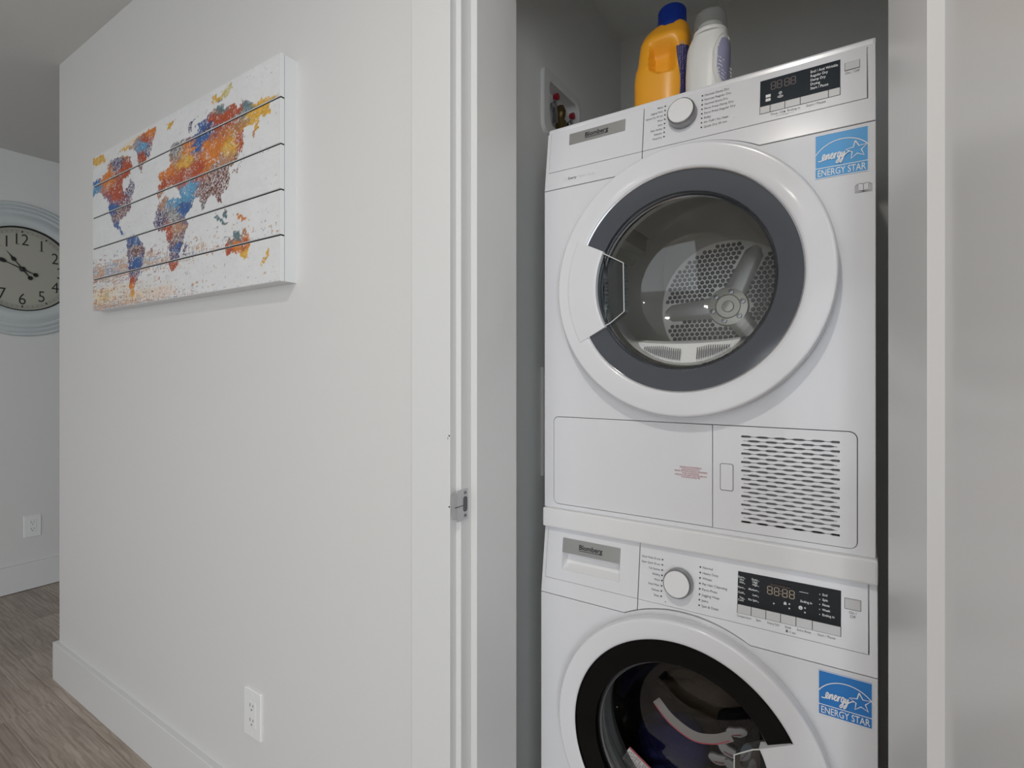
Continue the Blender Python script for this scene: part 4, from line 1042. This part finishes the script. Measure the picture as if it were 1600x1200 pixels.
def grid_label(G, cond, off, cy, edge=None):
    nv, nu = G.shape[:2]; mb = MB()
    c = np.array([G[:, :, 0].mean(), cy])
    for j in range(nv-1):
        for i in range(nu):
            q = [G[j, i], G[j, (i+1) % nu], G[j+1, (i+1) % nu], G[j+1, i]]
            m = sum(q)/4
            if edge: m = np.array([max(p[0] for p in q), m[1], m[2]])
            if cond(m):
                out = []
                for p in q:
                    if edge and p[0] < edge(p[2]):
                        r_ = max(q, key=lambda e_: e_[0]); f_ = (edge(p[2])-p[0])/max(1e-6, r_[0]-p[0]); p = np.array([edge(p[2]), p[1]+(r_[1]-p[1])*min(1, f_), p[2]])
                    d = p[:2]-c; d /= np.linalg.norm(d)+1e-9
                    out.append((p[0]+d[0]*off, p[1]+d[1]*off-off*.3, p[2]))
                mb.add(out, [(0, 1, 2, 3)], True)
    return mb
sstep = lambda a, b, v: (lambda t_: t_*t_*(3-2*t_))(min(1, max(0, (v-a)/(b-a))))
OY = 1.120
ob = thing('detergent_bottle', 'orange detergent jug with a blue cap on top of the dryer', 'bottle', (-.350, OY, ZT))
def odent(x, z):
    fx = sstep(-.3690, -.3610, x)*(1-sstep(-.335, -.306, x)); lowz = 1.822+.020*max(0, (-.345-x)/.02)*.6
    fz = sstep(lowz, lowz+.014, z)*(1-sstep(1.868, 1.902, z))
    return .024*fx*fz
Go = bottle_loft(squash([(ZT, -.403, -.301, .034), (ZT+.006, -.4075, -.297, .0375), (1.79, -.408, -.2965, .038), (1.832, -.408, -.295, .038), (1.856, -.4055, -.2935, .0365), (1.866, -.4010, -.2931, .0350), (1.90, -.3968, -.2920, .034), (1.9167, -.3948, -.2917, .033), (1.9300, -.3890, -.2920, .0315), (1.9384, -.3810, -.2930, .030), (1.9450, -.3690, -.2955, .028), (1.9490, -.3580, -.2990, .026), (1.9500, -.352, -.304, .023)], .895), OY, 120, 110, 2.7, odent)
obj('bottle_body', grid_mesh(Go), m_orange, ob)
obj('cap', MB().lathez([(.0001, 1.924), (.0305, 1.924), (.0305, 1.932), (.0290, 1.934), (.0278, 1.9665), (.0255, 1.9695), (.0001, 1.9700)], -.3285, OY, 48), m_cap, ob, 'blue ribbed cap')
cr_ = MB()
for k in range(36):
    a = 2*PI*k/36; x, y = -.3285+.0284*math.cos(a), OY+.0284*math.sin(a)
    cr_.tube([(x, y, 1.935), (-.3285+.0280*math.cos(a), OY+.0280*math.sin(a), 1.965)], .0008, 5)
obj('cap_ribs', cr_, m_cap, ob, kind='stuff')
oedge = lambda z: -.3085+.004*math.sin((z-1.76)*40)
def olab(m):
    if m[1] > OY+.012 or m[0] < -.345: return False
    return m[0] > oedge(m[2]) and 1.752 < m[2] < 1.876+(m[0]+.30)*.2
lab = obj('label', grid_label(Go, olab, .0007, OY, oedge), m_purple, ob, 'dark purple label with rows of fine print')
fp = MB()
for j in range(34):
    z = 1.758+.0037*j
    for k in range(3):
        if random.random() < .12: continue
        x = -.3040+.0036*k+random.uniform(-.0004, .0004)
        i = np.argmin((Go[:, :, 0]-x)**2+(Go[:, :, 2]-z)**2*4+(Go[:, :, 1] > OY)*1.); p = Go.reshape(-1, 3)[i]
        fp.add([(x-.0013, p[1]-.0018, z), (x+.0013*random.uniform(.3, 1), p[1]-.0012, z+.0003), (x+.0013, p[1]-.0012, z+.0013), (x-.0013, p[1]-.0018, z+.0011)], [(0, 1, 2, 3)])
obj('fine_print', fp, m_lilac, lab, kind='stuff')

WY = 1.095
wb = thing('detergent_bottle', 'white detergent bottle with a clear grey cap on top of the dryer', 'bottle', (-.2515, WY, ZT))
Gw = bottle_loft(squash([(ZT, -.2880, -.2140, .027), (ZT+.006, -.2925, -.2110, .031), (1.800, -.2920, -.2095, .0315), (1.840, -.2905, -.2080, .031), (1.860, -.2895, -.2085, .030), (1.875, -.2860, -.2110, .029), (1.885, -.2820, -.2125, .028), (1.892, -.2785, -.2135, .0275), (1.897, -.2770, -.2140, .027)], .77), WY, 96, 80, 2.5)
obj('bottle_body', grid_mesh(Gw), m_bwhite, wb)
obj('neck_ring', MB().lathez([(.0001, 1.869), (.0325, 1.869), (.0330, 1.872), (.0320, 1.876), (.0260, 1.878), (.0230, 1.890), (.0001, 1.892)], -.2455, WY, 40), m_bwhite, wb)
obj('cap', MB().lathez([(.0318, 1.874), (.0305, 1.902), (.0290, 1.9110), (.0260, 1.9140), (.0001, 1.9150)], -.2455, WY, 40), m_capc, wb, 'translucent grey cap')
def wlab(m, s=1.): return m[1] < WY+.006 and ((m[0]+.2145)/(.0125*s))**2+((m[2]-1.806)/(.044*s))**2 < 1
obj('label', grid_label(Gw, wlab, .0007, WY), m_lilac, wb, 'lilac oval label with curved lines')
rl = MB(); P3 = []
for k in range(41):
    a = PI*.30+PI*1.4*k/40; x = -.2140+.0205*math.cos(a); z = 1.804+.056*math.sin(a)
    i = np.argmin((Gw[:, :, 0]-x)**2+(Gw[:, :, 2]-z)**2*3+(Gw[:, :, 1] > WY)*1.); p = Gw.reshape(-1, 3)[i]
    P3.append((p[0], p[1], p[2]))
P3 = [tuple(np.mean(P3[max(0, i-2):i+3], 0)) for i in range(len(P3))]
rl.tube(P3, .0016, 6); obj('label_ridge', rl, m_bwhite, wb)
ws = MB()
for k in range(6):
    Lp = []
    for j in range(9):
        u_ = j/8; x = -.2255+.020*u_; z = 1.812-.0072*k-.020*u_**1.5
        i = np.argmin((Gw[:, :, 0]-x)**2+(Gw[:, :, 2]-z)**2*3+(Gw[:, :, 1] > WY)*1.); p = Gw.reshape(-1, 3)[i]
        Lp.append((x, p[1]-.0012, z))
    ws.add([(p[0], p[1], p[2]+.0009) for p in Lp]+[(p[0], p[1], p[2]-.0009) for p in Lp], [(9+i, 10+i, i+1, i) for i in range(8)])
obj('label_lines', ws, m_inkw, wb, kind='stuff')

# ------------------------------------------------------------------ washer: gasket, sticker, modelled reflections, laundry
obj('door_gasket', MB().lathe([(.176, wyd+.052), (.168, wyd+.058), (.166, wyd+.070), (.172, wyd+.080), (.165, wyd+.088), (.168, wyd+.105), (.190, wyd+.112)], WCX, WCZ, 96), m_rubber, wdrum)
stk = obj('warning_sticker', MB().add([(-.3845, 1.0200, .4450), (-.3300, 1.0200, .4130), (-.3460, 1.0200, .3830), (-.4010, 1.0200, .4140)], [(3, 2, 1, 0)]), m_patch, wdoor, 'white warning sticker with a red edge inside the glass')
t = MB(); A, B, Dd = Vector((-.3845, 1.0195, .4450)), Vector((-.3300, 1.0195, .4130)), Vector((-.4010, 1.0195, .4140))
t.add([A, B, B+(Dd-A)*.10, A+(Dd-A)*.10], [(3, 2, 1, 0)])
obj('red_edge', t, m_inkr, stk)
t = MB()
for r in range(11):
    for q in range(14):
        if random.random() < .15: continue
        o_ = A+(B-A)*(.05+.065*q)+(Dd-A)*(.17+.075*r); t.add([o_, o_+(B-A)*.045, o_+(B-A)*.045+(Dd-A)*.035, o_+(Dd-A)*.035], [(3, 2, 1, 0)])
obj('sticker_print', t, m_ink, stk, kind='stuff')
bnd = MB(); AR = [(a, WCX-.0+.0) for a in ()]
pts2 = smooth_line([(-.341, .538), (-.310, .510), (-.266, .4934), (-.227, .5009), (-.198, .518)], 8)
bnd.ribbon(pts2, .019, lambda a, b: (a, 1.052, b))  # ribbon drawn in place of the sticker's reflection in the bowl
b1 = obj('sticker_reflection', bnd, m_band, wdoor, 'pale curved band with a red edge, modelled reflection of the sticker in the glass')
t = MB(); t.ribbon([(p[0]-.003, p[1]-.0098) for p in pts2], .0022, lambda a, b: (a, 1.0515, b)); obj('red_edge', t, m_inkr, b1)

def blob(c, r, seed, amp, nu=40, nv=26):
    mb = MB(); rr = random.Random(seed); ph = [(rr.uniform(2, 5), rr.uniform(2, 6), rr.uniform(0, 6)) for _ in range(5)]
    V = []
    for j in range(nv+1):
        th = PI*j/nv
        for i in range(nu):
            a = 2*PI*i/nu; d = 1+amp*sum(math.sin(round(p)*a+q*th*1.3+s_)*math.sin(th) for p, q, s_ in ph)/3
            V.append((c[0]+r[0]*d*math.sin(th)*math.cos(a), c[1]+r[1]*d*math.sin(th)*math.sin(a), c[2]+r[2]*d*math.cos(th)))
    mb.add(V, [(j*nu+i, (j+1)*nu+i, (j+1)*nu+(i+1) % nu, j*nu+(i+1) % nu) for j in range(nv) for i in range(nu)], True)
    return mb
obj('crumpled_garment', blob((-.350, 1.200, .362), (.082, .080, .056), 3, .12), m_cloth, None, 'crumpled navy blue garment inside the washing machine drum', 'laundry')
pc = thing('printed_garment', 'black garment printed with white and red figures inside the washing machine', 'laundry', (-.175, 1.215, .350))
bk = blob((-.190, 1.225, .400), (.078, .080, .072), 9, .10); obj('cloth', bk, m_clothk, pc)
for (x, z, r, rot) in ((-.2092, .4546, .014, .2), (-.2216, .4240, .015, -.5), (-.1900, .4330, .0145, .9), (-.2400, .3960, .015, .0), (-.2060, .4000, .015, -.4), (-.1750, .4120, .012, 1.2)):
    d_ = ((x+.190)/.085)**2+((z-.400)/.072)**2; y = 1.225-.080*math.sqrt(max(0, 1-min(1, d_)))*1.0-.010
    t = MB(); V = []
    for k in range(20):
        a = 2*PI*k/20; q = r*(1+.22*math.sin(2*a+1)+.10*math.sin(3*a)); V.append((x+q*1.25*math.cos(a)*math.cos(rot)-q*.85*math.sin(a)*math.sin(rot), y, z+q*1.25*math.cos(a)*math.sin(rot)+q*.85*math.sin(a)*math.cos(rot)))
    t.add([(x, y-.004, z)]+V+[(p[0], p[1]+.006, p[2]) for p in V], [(0, 1+(k+1) % 20, 1+k) for k in range(20)]+[(1+k, 1+(k+1) % 20, 21+(k+1) % 20, 21+k) for k in range(20)], True)
    fg = obj('printed_figure', t, m_patch, pc)
    t = MB(); t.ribbon([(x-r*.6*math.cos(rot), z-r*.6*math.sin(rot)-r*.3), (x, z-r*.15), (x+r*.7*math.cos(rot), z+r*.6*math.sin(rot))], .0018, lambda a, b: (a, y-.0052, b)); obj('red_line', t, m_inkr, fg)
obj('brown_reflection', blob((-.330, 1.350, .405), (.095, .045, .050), 5, .18), m_reflb, None, 'crumpled brown lump standing in for a reflection in the washing machine porthole', 'laundry')  # solid lump modelled in place of a brown porthole reflection
